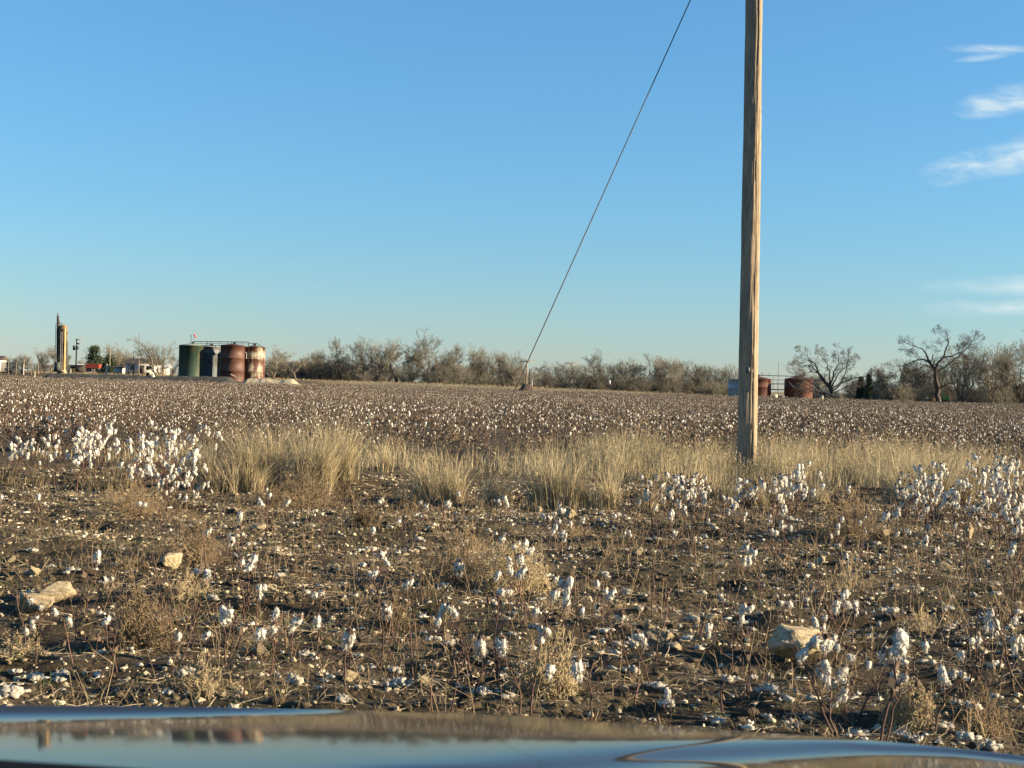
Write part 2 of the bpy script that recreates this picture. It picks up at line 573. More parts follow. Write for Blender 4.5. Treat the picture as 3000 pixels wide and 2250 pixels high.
def tank_material(name, base, streak, rust, amount, band=None, seed=0.0):
    """weathered tank steel: paint, vertical runs, rust in patches"""
    m = bpy.data.materials.new(name)
    m.use_nodes = True
    nt = m.node_tree
    nt.nodes.clear()
    b = NB(nt)
    out = b.n('ShaderNodeOutputMaterial')
    p = b.n('ShaderNodeBsdfPrincipled')
    tc = b.n('ShaderNodeTexCoord')
    v = b.mapping(tc.outputs['Object'], (1, 1, 1), (0, 0, 0), (seed, seed * 0.7, seed * 1.3))
    runs = b.noise(b.mapping(v, (2.6, 2.6, 0.22)), 1.0, 6, 0.6)
    col = b.mix(b.ramp(runs, [(0.35, 0.0), (0.7, 1.0)]), base, streak)
    patch = b.m('ADD', b.m('MULTIPLY', b.noise(b.mapping(v, (1, 1, 0.6)), 0.75, 7, 0.62), 0.75), b.m('MULTIPLY', runs, 0.25))
    pm = b.ramp(patch, [(0.5 - amount, 0.0), (0.56 - amount, 1.0)])
    rc = b.ramp(b.noise(v, 3.5, 6, 0.65), [(0.3, tuple(0.6 * c for c in rust)), (0.7, tuple(1.35 * c for c in rust))])
    col = b.mix(pm, col, rc)
    nt.links.new(col, p.inputs['Base Color'])
    p.inputs['Roughness'].default_value = 0.62
    p.inputs['Specular IOR Level'].default_value = 0.35
    nt.links.new(p.outputs[0], out.inputs[0])
    return m


# ------------------------------------------------------------------ setting: ground
def graded(a, b, step, lo, hi, g=1.13):
    core = list(np.arange(a, b + 1e-6, step))
    s, x, up = step, core[-1], []
    while x < hi:
        s *= g
        x += s
        up.append(x)
    s, x, dn = step, core[0], []
    while x > lo:
        s *= g
        x -= s
        dn.append(x)
    return np.array(dn[::-1] + core + up)


def build_ground():
    xs = graded(-7.0, 7.0, 0.04, -3000, 3000)
    ys = graded(4.4, 20.0, 0.04, -600, 4500)
    xs = np.unique(np.concatenate([xs, np.arange(-140, 141, 5.0)]))
    ys = np.unique(np.concatenate([ys, np.arange(190, 310, 4.0)]))
    X, Y = np.meshgrid(xs, ys)
    Z = gz(X, Y)
    v = np.stack([X, Y, Z], -1).reshape(-1, 3)
    nx, ny = len(xs), len(ys)
    i = (np.arange(ny - 1)[:, None] * nx + np.arange(nx - 1)[None]).ravel()
    mb = MB()
    mb.add(v, np.stack([i, i + 1, i + nx + 1, i + nx], -1))
    g = mb.build('ground', ground_material())
    tag(g, kind='structure')


build_ground()


# ------------------------------------------------------------------ setting: the utility pole and its guy wire
def pole_material():
    m = bpy.data.materials.new('pole_wood')
    m.use_nodes = True
    nt = m.node_tree
    nt.nodes.clear()
    b = NB(nt)
    out = b.n('ShaderNodeOutputMaterial')
    p = b.n('ShaderNodeBsdfPrincipled')
    p.inputs['Roughness'].default_value = 0.9
    p.inputs['Specular IOR Level'].default_value = 0.15
    tc = b.n('ShaderNodeTexCoord')
    v = tc.outputs['Object']
    gr = b.noise(b.mapping(v, (46, 46, 2.4)), 1.0, 8, 0.7, 0.6)
    col = b.ramp(gr, [(0.3, (0.10, 0.074, 0.052)), (0.5, (0.28, 0.215, 0.145)), (0.72, (0.46, 0.37, 0.25))])
    blot = b.noise(b.mapping(v, (4, 4, 0.7)), 1.0, 5, 0.6)
    col = b.mix(b.ramp(blot, [(0.45, 0.0), (0.75, 0.55)]), col, (0.12, 0.10, 0.08))
    crack = b.noise(b.mapping(v, (60, 60, 1.6)), 1.0, 3, 0.5)
    col = b.mix(b.ramp(crack, [(0.27, 1.0), (0.34, 0.0)]), col, (0.035, 0.026, 0.018))
    knot = b.ramp(b.noise(b.mapping(v, (11, 11, 9)), 1.0, 2, 0.5), [(0.24, 1.0), (0.29, 0.0)])
    col = b.mix(knot, col, (0.045, 0.03, 0.02))
    nt.links.new(col, p.inputs['Base Color'])
    bp = b.n('ShaderNodeBump')
    bp.inputs['Strength'].default_value = 0.9
    bp.inputs['Distance'].default_value = 0.012
    nt.links.new(b.m('ADD', gr, b.m('MULTIPLY', crack, 0.8)), bp.inputs['Height'])
    nt.links.new(bp.outputs[0], p.inputs['Normal'])
    nt.links.new(p.outputs[0], out.inputs[0])
    return m


POLE_D = 23.4
pb = P(2188, 1384, POLE_D)
pb.z = float(gz(pb.x, pb.y))
pole = thing('utility_pole', 'tall weathered wooden utility pole standing in the dry grass strip', 'utility pole', pb)
ptop = P(2210.5, 0, POLE_D)
lean = (ptop.x - P(2189, 1340, POLE_D).x) / (ptop.z - P(2189, 1340, POLE_D).z)
PH = 11.2


def build_pole():
    n, k = 72, 260
    zz = np.linspace(-0.3, PH, k)
    rad = 0.166 - 0.0034 * np.clip(zz, 0, None) * (1 + 0.0 * zz)
    th = np.arange(n) * 2 * math.pi / n
    TH, ZZ = np.meshgrid(th, zz)
    RR = np.repeat(rad[:, None], n, 1)
    q = np.stack([np.cos(TH) * 5.0, np.sin(TH) * 5.0, ZZ * 0.55], -1)
    RR = RR + 0.008 * fbm(q, 3) + 0.006 * fbm(q * np.array([3.2, 3.2, 1.6]), 2)
    # one long drying check that wanders up the face of the pole
    ck = -1.25 + 0.10 * vnoise(np.stack([ZZ * 0.9, 0 * ZZ, 0 * ZZ], -1)) + 0.05 * vnoise(np.stack([ZZ * 3.1, 0 * ZZ + 4, 0 * ZZ], -1))
    d = (TH - ck + math.pi) % (2 * math.pi) - math.pi
    RR = RR - 0.03 * np.exp(-(d / 0.05) ** 2) * (0.65 + 0.35 * vnoise(np.stack([ZZ * 1.7, 0 * ZZ + 9, 0 * ZZ], -1)))
    v = np.stack([np.cos(TH) * RR + ZZ * lean, np.sin(TH) * RR, ZZ], -1)
    mb = MB()
    f = []
    for i in range(k - 1):
        for j in range(n):
            j2 = (j + 1) % n
            f.append((i * n + j, i * n + j2, (i + 1) * n + j2, (i + 1) * n + j))
    mb.add(v.reshape(-1, 3), f)
    mb.add(np.concatenate([v[-1], [[PH * lean, 0, PH + 0.01]]]), [(j, (j + 1) % n, n) for j in range(n)])
    mb.build('shaft', pole_material(), pole)
    # bare ground wire stapled down the face
    mb = MB()
    zs = np.linspace(0.0, PH - 0.3, 60)
    a = -1.15 + 0.05 * np.sin(zs * 1.9) + 0.03 * np.sin(zs * 5.3)
    rr = 0.166 - 0.0034 * zs + 0.006
    pts = np.stack([np.cos(a) * rr + zs * lean, np.sin(a) * rr, zs], -1)
    mb.tube(pts, 0.0035, 5)
    mb.build('ground_wire', M['wire'], pole)
    MB().box((-0.035 + 1.75 * lean, -0.172, 1.75), (0.06, 0.012, 0.09)).build('metal_tag', M['steel'], pole)


build_pole()


def build_guy():
    a0 = P(1408, 1372, POLE_D)
    a0.z = float(gz(a0.x, a0.y)) - 0.02
    top_at = Vector((pb.x + 10.55 * lean, POLE_D, 10.55 + pb.z))
    # the run of the wire on the picture, extended to the pole
    p1 = P(2022, 0, POLE_D)
    d = (p1 - a0).normalized()
    end = a0 + d * ((pb.x + 0.1 - a0.x) / d.x)
    t = thing('guy_wire', 'thin steel guy wire slanting from the ground up to the wooden pole', 'guy wire', a0)
    L = (end - a0).length
    s0 = (P(1471, 1200, POLE_D) - a0).length
    dv = np.array(d)
    side = np.array((dv[2], 0, -dv[0]))

    def at(s, off=0.0):
        sag = -0.00025 * s * (L - s)
        return dv * s + np.array((0, 0, sag)) + side * off
    mb = MB().tube([at(s) for s in np.linspace(s0, L, 24)], 0.0105, 6)
    mb.build('strand', M['wire'], t)
    mb = MB()
    mb.tube([at(s0 - 0.10), at(s0 - 0.04, 0.004), at(s0 + 0.04, -0.004), at(s0 + 0.12)], [0.009, 0.017, 0.018, 0.009], 8)
    mb.tube([at(s0 + 0.1, 0.01), at(s0 + 0.22, 0.022), at(s0 + 0.3, 0.012)], 0.005, 5)
    mb.build('clamp', M['steel'], t)
    mb = MB().tube([at(s0 - 0.03), at(s0 - 0.35, -0.004), at(0.25, -0.022), at(0.12, -0.02)], 0.0055, 6)
    mb.tube([at(s0 - 0.03), at(s0 - 0.3, 0.014), at(0.3, 0.03), at(0.12, 0.01)], 0.005, 6)
    mb.build('lower_strand', M['wire'], t)
    mb = MB().tube([at(-0.1), at(0.3)], 0.016, 8)
    mb.build('anchor_rod', M['steel'], t)


build_guy()


# ------------------------------------------------------------------ tank battery, treater and what stands round them
ANG = lambda o: None


def rail(mb, pts, r=0.035, n=5):
    for a, b in zip(pts[:-1], pts[1:]):
        mb.tube([a, b], r, n)


def make_tank(label, px, D, top_py, base_py, wpx, mats, roof_h=0.32, seams=(0.33, 0.66), hatch=True, group=None, name='storage_tank', base_z=None):
    b0, t0 = P(px, base_py, D), P(px, top_py, D)
    r = wpx / F * D / 2
    z0 = b0.z if base_z is None else base_z
    H = t0.z - z0
    t = thing(name, label, 'tank', (b0.x, D, z0), 0, group)
    shell = [(r, -0.6), (r, 0.0)]
    for s in seams:
        shell += [(r, H * s - 0.05), (r + 0.025, H * s - 0.035), (r + 0.025, H * s + 0.035), (r, H * s + 0.05)]
    shell += [(r, H), (r + 0.03, H + 0.005), (r + 0.03, H + 0.05)]
    MB().lathe(shell, 48).build('shell', mats[0], t)
    MB().lathe([(r + 0.03, H + 0.05), (r * 0.98, H + 0.08), (r * 0.5, H + roof_h * 0.65), (0.3, H + roof_h), (0.28, H + roof_h), (0.0, H + roof_h + 0.02)], 48).build('roof', mats[1], t)
    if hatch:
        MB().lathe([(0.22, H + roof_h * 0.9), (0.22, H + roof_h + 0.2), (0.25, H + roof_h + 0.2), (0.25, H + roof_h + 0.26), (0, H + roof_h + 0.28)], 14, c=(0.3, -0.2, 0)).build('hatch', M['steel'], t)
    return t, r, H


TM = {}


def tank_battery():
    TM['green'] = tank_material('green_tank', (0.018, 0.040, 0.031), (0.036, 0.070, 0.044), (0.06, 0.065, 0.042), 0.0, seed=3.0)
    TM['greentop'] = material('green_tank_roof', [(0.16, 0.22, 0.15), (0.26, 0.30, 0.22)], 1.0, 0.6)
    TM['grey'] = tank_material('grey_tank', (0.10, 0.12, 0.13), (0.13, 0.15, 0.16), (0.08, 0.07, 0.06), -0.05, seed=8.0)
    TM['rust'] = tank_material('rust_tank', (0.085, 0.042, 0.030), (0.12, 0.056, 0.038), (0.075, 0.031, 0.02), 0.10, seed=14.0)
    TM['mixed'] = tank_material('peeling_tank', (0.36, 0.31, 0.22), (0.24, 0.21, 0.155), (0.085, 0.032, 0.021), 0.06, seed=21.6)
    g = 'oil field storage tanks behind the cotton'
    T = []
    T.append(make_tank('dark green storage tank with a bright sunlit stripe', 558, 205.5, 1013, 1105, 70, (TM['green'], TM['greentop']), 0.35, (), group=g))
    T.append(make_tank('grey blue storage tank between the green tank and the rusty brown one', 613, 209.6, 1017, 1106, 66, (TM['grey'], M['white']), 0.3, (0.8,), group=g))
    T.append(make_tank('rusty brown storage tank beside the grey blue one', 679.5, 206.0, 1013, 1107, 70, (TM['rust'], TM['rust']), 0.28, (0.22, 0.62), group=g))
    T.append(make_tank('storage tank with peeling whitish paint and rust patches at the end of the row', 739.5, 210.0, 1018, 1110, 70, (TM['mixed'], TM['rust']), 0.3, (0.24, 0.63), group=g))
    # walkway
    def q(px, py, D=207.5):
        p = P(px, py, D)
        return (p.x, p.y, p.z)
    o = Vector(q(650, 1008))
    t = thing('tank_walkway', 'steel catwalk with railing running along the tops of the oil tanks', 'walkway', o)
    L = lambda px, py, D=207.5: np.array(q(px, py, D)) - np.array(o)
    mb = MB()
    rail(mb, [L(567, 1000.5), L(729, 1002)], 0.06)
    rail(mb, [L(567, 1006), L(729, 1007.5)], 0.03)
    for px in (567, 590, 606, 618, 642, 668, 679, 692, 710, 729):
        rail(mb, [L(px, 1000.5 + (px - 567) * 0.009), L(px, 1014)], 0.05 if px in (567, 606, 668, 679, 692, 729) else 0.03)
    rail(mb, [L(729, 1006, 209), L(752, 1006, 209), L(766, 1014, 209), L(774, 1019, 209)], 0.05)
    rail(mb, [L(741, 1006, 209), L(741, 1017, 209)], 0.05)
    rail(mb, [L(606, 1004), L(624, 1015)], 0.05)
    rail(mb, [L(618, 1006), L(634, 1017)], 0.04)
    mb.build('railing', M['steel'], t)
    mb = MB()
    a, b_ = L(575, 1013), L(727, 1013.5)
    mb.box((a + b_) / 2, (b_[0] - a[0], 0.8, 0.08))
    mb.build('deck', M['steel'], t)
    for px, yb in ((728, 1030), (588, 1040)):
        mb = MB()
        rail(mb, [L(px, 1006, 208.6), L(px, yb, 208.6)], 0.06)
        mb.build('pipe', M['white'], t)
    mb = MB()
    rail(mb, [L(713, 1033), L(722, 1033), L(722, 1050), L(718, 1050)], 0.05)
    mb.build('pipe', M['white'], t)
    # stair down in front of the left tank's side
    t = thing('steel_stair', 'steep steel stair leaning on the left side of the green tank', 'stair', P(500, 1104, 208))
    a, b_ = P(500, 1103, 208) - Vector(t.location), P(523, 1066, 208) - Vector(t.location)
    mb = MB()
    for dy in (-0.35, 0.35):
        rail(mb, [(a.x, dy, a.z), (b_.x, dy, b_.z)], 0.05)
        rail(mb, [(a.x, dy, a.z + 0.5), (b_.x, dy, b_.z + 0.5)], 0.03)
    for k in range(9):
        f = (k + 0.5) / 9
        mb.box((a.x + f * (b_.x - a.x), 0, a.z + f * (b_.z - a.z)), (0.16, 0.7, 0.03))
    mb.build('stringer', M['steel'], t)
    # vent mast and windsock
    p = P(559, 1012, 207.5)
    t = thing('vent_mast', 'thin dark vent mast rising above the green tank roof', 'mast', p)
    MB().tube([(0, 0, -0.6), (0, 0, (1012 - 980) / F * 207.5)], 0.045, 8).build('tube', M['steel'], t)
    p = P(567.5, 1000, 207.5)
    t = thing('windsock', 'small red windsock hanging limp on a thin mast above the tanks', 'windsock', p)
    h = (1000 - 977) / F * 207.5
    MB().tube([(0, 0, -0.1), (0, 0, h)], 0.025, 6).build('mast', M['steel'], t)
    mb = MB()
    mb.tube([(0.02, 0, h - 0.12), (0.15, 0, h - 0.3), (0.3, 0, h - 0.55), (0.42, 0, h - 0.74)], [0.13, 0.11, 0.085, 0.06], 10, cap=False)
    mb.build('sleeve', material('windsock_cloth', [(0.50, 0.06, 0.06), (0.60, 0.09, 0.08)], 2, 0.9), t)


tank_battery()


def treater():
    D = 205.0
    base = P(181, 1090, D)
    t = thing('heater_treater', 'tall rusty yellow treater vessel with a flue stack and ladder', 'oil vessel', base)
    L = lambda px, py, dD=0.0: np.array(P(px, py, D + dD)) - np.array(base)
    r = 13.2 / F * D
    H = L(181, 957)[2]
    x0 = 0.0
    mat = tank_material('treater_paint', (0.26, 0.175, 0.075), (0.19, 0.12, 0.052), (0.075, 0.034, 0.02), 0.05, seed=5.5)
    lean_x = L(181, 957)[0]
    mb = MB().lathe([(r * 0.9, -0.3), (r * 0.9, 0.35), (r, 0.4), (r, H * 0.3), (r + 0.02, H * 0.305), (r, H * 0.31), (r, H * 0.62), (r + 0.02, H * 0.625), (r, H * 0.63), (r, H - 0.1)], 36)
    mb.build('shell', mat, t)
    MB().lathe([(r, H - 0.1), (r * 0.96, H + 0.02), (r * 0.75, H + 0.17), (r * 0.4, H + 0.27), (0, H + 0.3)], 36).build('domed_head', mat, t)
    mb = MB()
    mb.tube([L(171.5, 1080, -0.3), L(170.3, 940, -0.3)], 0.20, 12)
    mb.tube([L(170.3, 940, -0.3), L(169.7, 925, -0.3)], [0.2, 0.16], 12)
    mb.tube([L(169.7, 925, -0.3), L(169.5, 917, -0.3)], [0.09, 0.05], 8)
    mb.build('flue_stack', M['bark_dark'], t)
    mb = MB()
    rail(mb, [L(161, 1080), L(163.5, 949), L(181.5, 948), L(181.5, 957)], 0.045)
    rail(mb, [L(175, 948), L(175, 941)], 0.06)
    rail(mb, [L(166, 1070, -.6), L(166.5, 955, -.6)], 0.05)
    rail(mb, [L(193, 1000), L(198.3, 1001.5), L(196.8, 1090)], 0.05)
    rail(mb, [L(187, 988, -.7), L(194.5, 988, -.7), L(194, 1086, -.4)], 0.06)
    rail(mb, [L(192, 985, -.4), L(196, 984, -.4)], 0.07)
    mb.build('piping', M['steel'], t)
    MB().tube([L(188.6, 1086, -0.75), L(190.2, 962, -0.75)], 0.13, 12).build('downcomer', material('tan_pipe', [(0.46, 0.30, 0.12), (0.58, 0.40, 0.18)], 1.0, 0.7), t)
    mb = MB()
    for px in (177.5, 182.0):
        rail(mb, [L(px - 1.2, 1086, -0.85), L(px + 0.8, 972, -0.85)], 0.03)
    for py in np.arange(975, 1086, 5.2):
        sh = (1086 - py) / 114 * 2.0 - 1.2
        rail(mb, [L(177.5 + sh, py, -0.85), L(182 + sh, py, -0.85)], 0.02)
    mb.build('ladder', M['white'], t)
    mb = MB()
    mb.box(L(168, 1075, -1.0), (0.7, 0.6, 1.4))
    mb.tube([L(164, 1060, -1.0), L(164, 1088, -1.0)], 0.2, 10)
    mb.tube([L(164, 1060, -1.0), L(161, 1056, -1.0)], 0.12, 10)
    mb.tube([L(158, 1076, -1.0), L(158, 1092, -1.0)], 0.04, 6)
    mb.tube([L(154, 1076, -1.0), L(154, 1092, -1.0)], 0.04, 6)
    mb.build('burner_housing', M['steel'], t)
    mb = MB().box(L(183, 1087, -1.2), (0.9, 0.7, 0.25)).box(L(187, 1090, -1.2), (0.6, 0.6, 0.2))
    mb.build('footing', M['caliche'], t)


treater()


def berm(name, label, px0, px1, D, top, foot_py, mat, seed, width=2.2, peaks=0.12, ends=0.07):
    """a long low bank of spoil: top(px) gives the pixel row of its crest"""
    o0 = P((px0 + px1) / 2, 1105, D)
    n, k = 160, 13
    xs = np.linspace(px0, px1, n)
    rows = []
    for i, px in enumerate(xs):
        c = P(px, top(px), D)
        endf = fade(0, ends, i / n) * fade(0, ends, 1 - i / n)
        h = max(c.z, 0.05) * (0.12 + 0.88 * endf)
        pr = []
        for j in range(k):
            s = -1 + 2 * j / (k - 1)
            z = h * (1 - abs(s) ** 1.7)
            pr.append((c.x, D + s * width, z))
        rows.append(pr)
    v = np.array(rows)
    nz = fbm(np.stack([v[..., 0] * 0.9, v[..., 1] * 0.9, v[..., 2] + seed], -1), 4)
    v[..., 2] += peaks * nz * np.clip(v[..., 2] * 2.0, 0, 1)
    v[:, 0, 2] = v[:, -1, 2] = -0.1
    f = []
    for i in range(n - 1):
        for j in range(k - 1):
            f.append((i * k + j, (i + 1) * k + j, (i + 1) * k + j + 1, i * k + j + 1))
    loc = Vector((o0.x, D, 0))
    mb = MB()
    mb.add(v.reshape(-1, 3) - np.array(loc), f)
    o = mb.build(name, mat)
    o.location = loc
    tag(o, label, 'earth bank')
    return o


berm('earth_bank', 'long low shaded bank of dirt in front of the oil tanks and treater', 112, 706, 202.5, lambda px: 1093 + (px - 112) * 0.0195 + 2.2 * math.exp(-((px - 480) / 60) ** 2), 1113, M['bank'], 3.0, 2.4, 0.07)
berm('caliche_pile', 'bright pale heap of caliche rubble beside the peeling rusty tank', 690, 893, 202.0, lambda px: 1108.0 + (px - 690) * 0.019 + 2.5 * math.exp(-((px - 822) / 26) ** 2) + 0.9 * math.sin(px * 0.11), 1118, M['caliche'], 9.0, 2.6, 0.10, 0.2)
berm('dirt_pile', 'small pile of dark dirt at the foot of the T-topped power pole', 1510, 1582, 232.0, lambda px: 1123 + 3.5 * (abs(px - 1540) / 36) ** 1.5, 1131, M['dirt'], 5.0, 1.6, 0.2, 0.45)


def post(name, label, cat, px, py0, py1, D, r, mat, extra=None, n=8, group=None, part='shaft'):
    b0 = P(px, py1, D)
    t = thing(name, label, cat, b0, 0, group)
    h = P(px, py0, D).z - b0.z
    MB().tube([(0, 0, float(gz(b0.x, b0.y)) - b0.z - 0.2), (0, 0, h)], [r, r * 0.8], n).build(part, mat, t)
    if extra:
        extra(t, h)
    return t


def t_pole(label, px, py0, py1, D, arm=1.2, r=0.13, braces=False, grp='power poles along the far side of the field'):
    def ex(t, h):
        MB().box((0, -0.16, h - 0.22), (arm * 2, 0.1, 0.14)).build('crossarm', M['post'], t)
        for x in (-arm * 0.9, -arm * 0.45, arm * 0.45, arm * 0.9):
            MB().tube([(x, -0.16, h - 0.16), (x, -0.16, h + 0.08)], [0.045, 0.03], 8).build('insulator', M['steel'], t)
    return post('power_pole', label, 'power pole', px, py0, py1, D, r, M['post'], ex, group=grp)


def oddments():
    def transformer_pole(t, h):
        MB().box((0.5, -0.14, h - 0.15), (1.3, 0.1, 0.14)).build('crossarm', M['post'], t)
        MB().lathe([(0, -0.5), (0.25, -0.48), (0.27, 0.35), (0.2, 0.45), (0, 0.47)], 14, c=(-0.45, 0, h - 1.75)).build('transformer', M['steel'], t)
        MB().lathe([(0, -0.35), (0.2, -0.34), (0.21, 0.3), (0, 0.34)], 12, c=(0.28, -0.1, h - 1.75)).build('transformer', M['steel'], t)
        MB().box((0.35, 0, h - 0.95), (0.45, 0.2, 0.3)).build('cutout', M['steel'], t)
    post('power_pole', 'slim power pole carrying transformers, just past the rusty treater vessel', 'power pole', 222, 992, 1090, 262, 0.14, M['bark_dark'], transformer_pole, group='power poles along the far side of the field')
    post('wooden_pole', 'thin wooden pole before the bushy bare tree by the red wagon', 'pole', 321, 1024, 1084, 270, 0.11, M['post'])
    post('thin_mast', 'very thin tall mast left of the white farmhouse roof', 'mast', 390, 1029, 1082, 250, 0.06, M['steel'])

    def hook(t, h):
        mb = MB()
        a = np.linspace(0, math.pi / 2, 6)
        rail(mb, [(0, 0, h)] + [(0.9 * math.sin(x) * 0.9, 0, h + 0.18 * math.sin(x * 2)) for x in a[1:]], 0.05)
        mb.build('arm', M['steel'], t)
    post('yard_lamp', 'slender yard pole with a short bent arm before the farmhouse', 'lamp post', 407, 1041, 1084, 245, 0.07, M['post'], hook)
    post('white_post', 'stout white post standing behind the dirt bank, right of the wagon', 'post', 312, 1067, 1100, 208, 0.16, M['white'])
    post('marker_stake', 'short cream marker stake left of the dirt bank', 'stake', 102, 1088, 1103, 203, 0.06, M['cream'])
    post('wooden_pole', 'thin wooden pole between the bare tree and the green tank', 'pole', 500, 1043, 1090, 255, 0.09, M['post'])
    post('white_post', 'small white riser post at the foot of the transformer pole', 'post', 207, 1080, 1095, 240, 0.09, M['white'])
    post('antenna_mast', 'hair-thin antenna mast between the two red tanks', 'mast', 2279, 1060, 1150, 285, 0.05, M['steel'])
    post('broken_post', 'short dark post stub right of the T-topped power pole', 'post', 1552, 1081, 1114, 268, 0.14, M['bark_dark'])
    t_pole('T-topped power pole standing where the guy wire crosses the treeline', 1542, 1055, 1130, 234, 1.15)
    t_pole('distant T-topped power pole half lost in the thin trees', 1673, 1062, 1112, 330, 1.6)
    t_pole('T-topped power pole behind the roof of the red tank', 2352.5, 1082, 1120, 330, 1.4)
    t_pole('power pole with crossarm sunk in brush at the middle of the treeline', 1990, 1079, 1120, 330, 1.2)

    # pipe goal frame
    b0 = P(383, 1106, 207)
    t = thing('pipe_frame', 'dark goal-shaped pipe frame standing on the dirt bank', 'pipe frame', b0)
    L = lambda px, py: np.array(P(px, py, 207)) - np.array(b0)
    mb = MB()
    rail(mb, [L(375.5, 1110), L(375.5, 1068)], 0.06)
    rail(mb, [L(392, 1110), L(392, 1068)], 0.06)
    rail(mb, [L(375.5, 1068), L(392, 1068)], 0.05)
    mb.build('frame', M['steel'], t)
    for px, y0 in ((362, 1090), (368, 1088)):
        mb = MB()
        rail(mb, [L(px, 1110), L(px, y0)], 0.04)
        mb.build('stub_pipe', M['steel'], t)
    # drum and poly tank
    b0 = P(433, 1111, 204)
    t = thing('chemical_stand', 'black chemical drum on a stand beside the pale yellow tub', 'drum', b0)
    mb = MB().lathe([(0, -0.4), (0.22, -0.4), (0.24, 0.45), (0.22, 1.0), (0, 1.02)], 18)
    mb.build('drum', M['black'], t)
    MB().tube([(-0.3, 0, -0.5), (-0.3, 0, 1.3), (0.2, 0, 1.3)], 0.03, 6).build('pipe', M['steel'], t)
    b0 = P(448, 1113, 202.0)
    t = thing('poly_tub', 'pale yellow plastic tub at the edge of the cotton below the dirt bank', 'tub', b0)
    MB().lathe([(0, -0.6), (0.25, -0.6), (0.27, 0.55), (0.21, 0.72), (0.1, 0.76), (0.1, 0.84), (0, 0.86)], 20).build('barrel', M['cream'], t)
    MB().lathe([(0.272, 0.1), (0.285, 0.12), (0.285, 0.16), (0.272, 0.18)], 20).build('hoop', M['cream'], t)
    # plank leaning by the rusty tank
    b0 = P(684, 1104, 203.5)
    t = thing('loose_plank', 'pale plank leaning askew at the foot of the brown tank', 'plank', b0)
    a, c = P(676, 1097, 203.5) - b0, P(690, 1104, 203.5) - b0
    MB().tube([a, c], 0.09, 4).build('board', M['bark_pale'], t)

    # red farm wagon
    b0 = P(273, 1090, 258)
    t = thing('farm_wagon', 'orange red farm wagon parked under the dark pine', 'wagon', b0)
    mb = MB()
    x0, x1 = -1.25, 1.25
    mb.prism([(x0, 0.75), (x1, 0.75), (x1 + 0.08, 1.5), (x0 - 0.08, 1.58)], -0.7, 0.7)
    mb.build('box', M['red'], t)
    MB().box((0, 0, 0.66), (2.6, 0.9, 0.14)).build('chassis', M['steel'], t)
    for x in (-0.85, 0.85):
        for y in (-0.62, 0.62):
            wv = MB()
            th = np.linspace(0, 2 * math.pi, 17)[:-1]
            wv.prism([(x + 0.33 * math.cos(a), 0.33 + 0.33 * math.sin(a)) for a in th], y - 0.09, y + 0.09)
            wv.build('wheel', M['rubber'], t)

    # vehicles
    def truck(name, label, px, py, D, rz, col, s=1.0, cat='pickup truck'):
        p = P(px, py, D)
        p.z = float(gz(p.x, p.y))
        t = thing(name, label, cat, p, rz)
        mb = MB()
        mb.prism([(x * s, z * s) for x, z in [(-2.6, 0.45), (2.6, 0.45), (2.62, 0.95), (1.25, 1.12), (0.75, 1.72), (-0.65, 1.76), (-0.75, 1.1), (-2.6, 1.05)]], -0.88 * s, 0.88 * s)
        mb.build('body', col, t)
        mb = MB()
        mb.prism([(x * s, z * s) for x, z in [(-0.5, 1.15), (1.05, 1.15), (0.68, 1.64), (-0.5, 1.66)]], -0.9 * s, 0.9 * s)
        mb.build('window', M['glass'], t)
        for x in (-1.65, 1.65):
            for y in (-0.82, 0.82):
                wv = MB()
                th = np.linspace(0, 2 * math.pi, 17)[:-1]
                wv.prism([((x + 0.38 * math.cos(a)) * s, (0.38 + 0.38 * math.sin(a)) * s) for a in th], (y - 0.1) * s, (y + 0.1) * s)
                wv.build('wheel', M['rubber'], t)
        MB().box((2.66 * s, 0, 0.55 * s), (0.12 * s, 1.8 * s, 0.2 * s)).build('bumper', M['steel'], t)
        return t
    truck('pickup_truck', 'white pickup truck parked head-on left of the green tank', 488, 1103, 330, R(-95), M['white'], 0.8)
    truck('pickup_truck', 'white pickup half hidden behind the trees by the dark shed', 868, 1107, 281, R(215), M['bluegrey'], 0.72)
    truck('parked_sedan', 'low white vehicle parked in front of the dark yard fence', 46, 1094, 219, R(4), M['bluegrey'], 0.62, 'car')

    # houses
    def house(label, px, base_py, D, w_, d_, wall, roof_h, rz, wm, rm, doors=(), wins=(), name='house', cat='house'):
        p = P(px, base_py, D)
        p.z = float(gz(p.x, p.y))
        t = thing(name, label, cat, p, rz)
        MB().box((0, 0, wall / 2), (w_, d_, wall)).build('wall', wm, t)
        mb = MB()
        e = 0.35
        v = [(-w_ / 2 - e, -d_ / 2 - e, wall - 0.05), (w_ / 2 + e, -d_ / 2 - e, wall - 0.05), (w_ / 2 + e, d_ / 2 + e, wall - 0.05), (-w_ / 2 - e, d_ / 2 + e, wall - 0.05), (-w_ / 2 - e, 0, wall + roof_h), (w_ / 2 + e, 0, wall + roof_h)]
        mb.add(v, [(0, 1, 5, 4), (2, 3, 4, 5)])
        mb.add(v, [(3, 0, 4), (1, 2, 5)])
        mb.add(v, [(3, 2, 1, 0)])
        mb.build('roof', rm, t, smooth=False)
        for x, ww, hh, zz in wins:
            f = MB().box((x, -d_ / 2 - 0.03, zz), (ww, 0.06, hh)).build('window', M['glass'], t)
        for x, ww, hh in doors:
            MB().box((x, -d_ / 2 - 0.03, hh / 2), (ww, 0.06, hh)).build('door', M['roof'], t)
        return t
    house('long white farmhouse with a brown roof behind the bare tree', 420, 1090, 268, 5.6, 4.5, 2.35, 1.0, R(-6), M['white'], M['roof'], [(0.6, 0.9, 1.9)], [(-1.4, 0.9, 0.8, 1.5), (1.8, 0.8, 0.8, 1.5)])
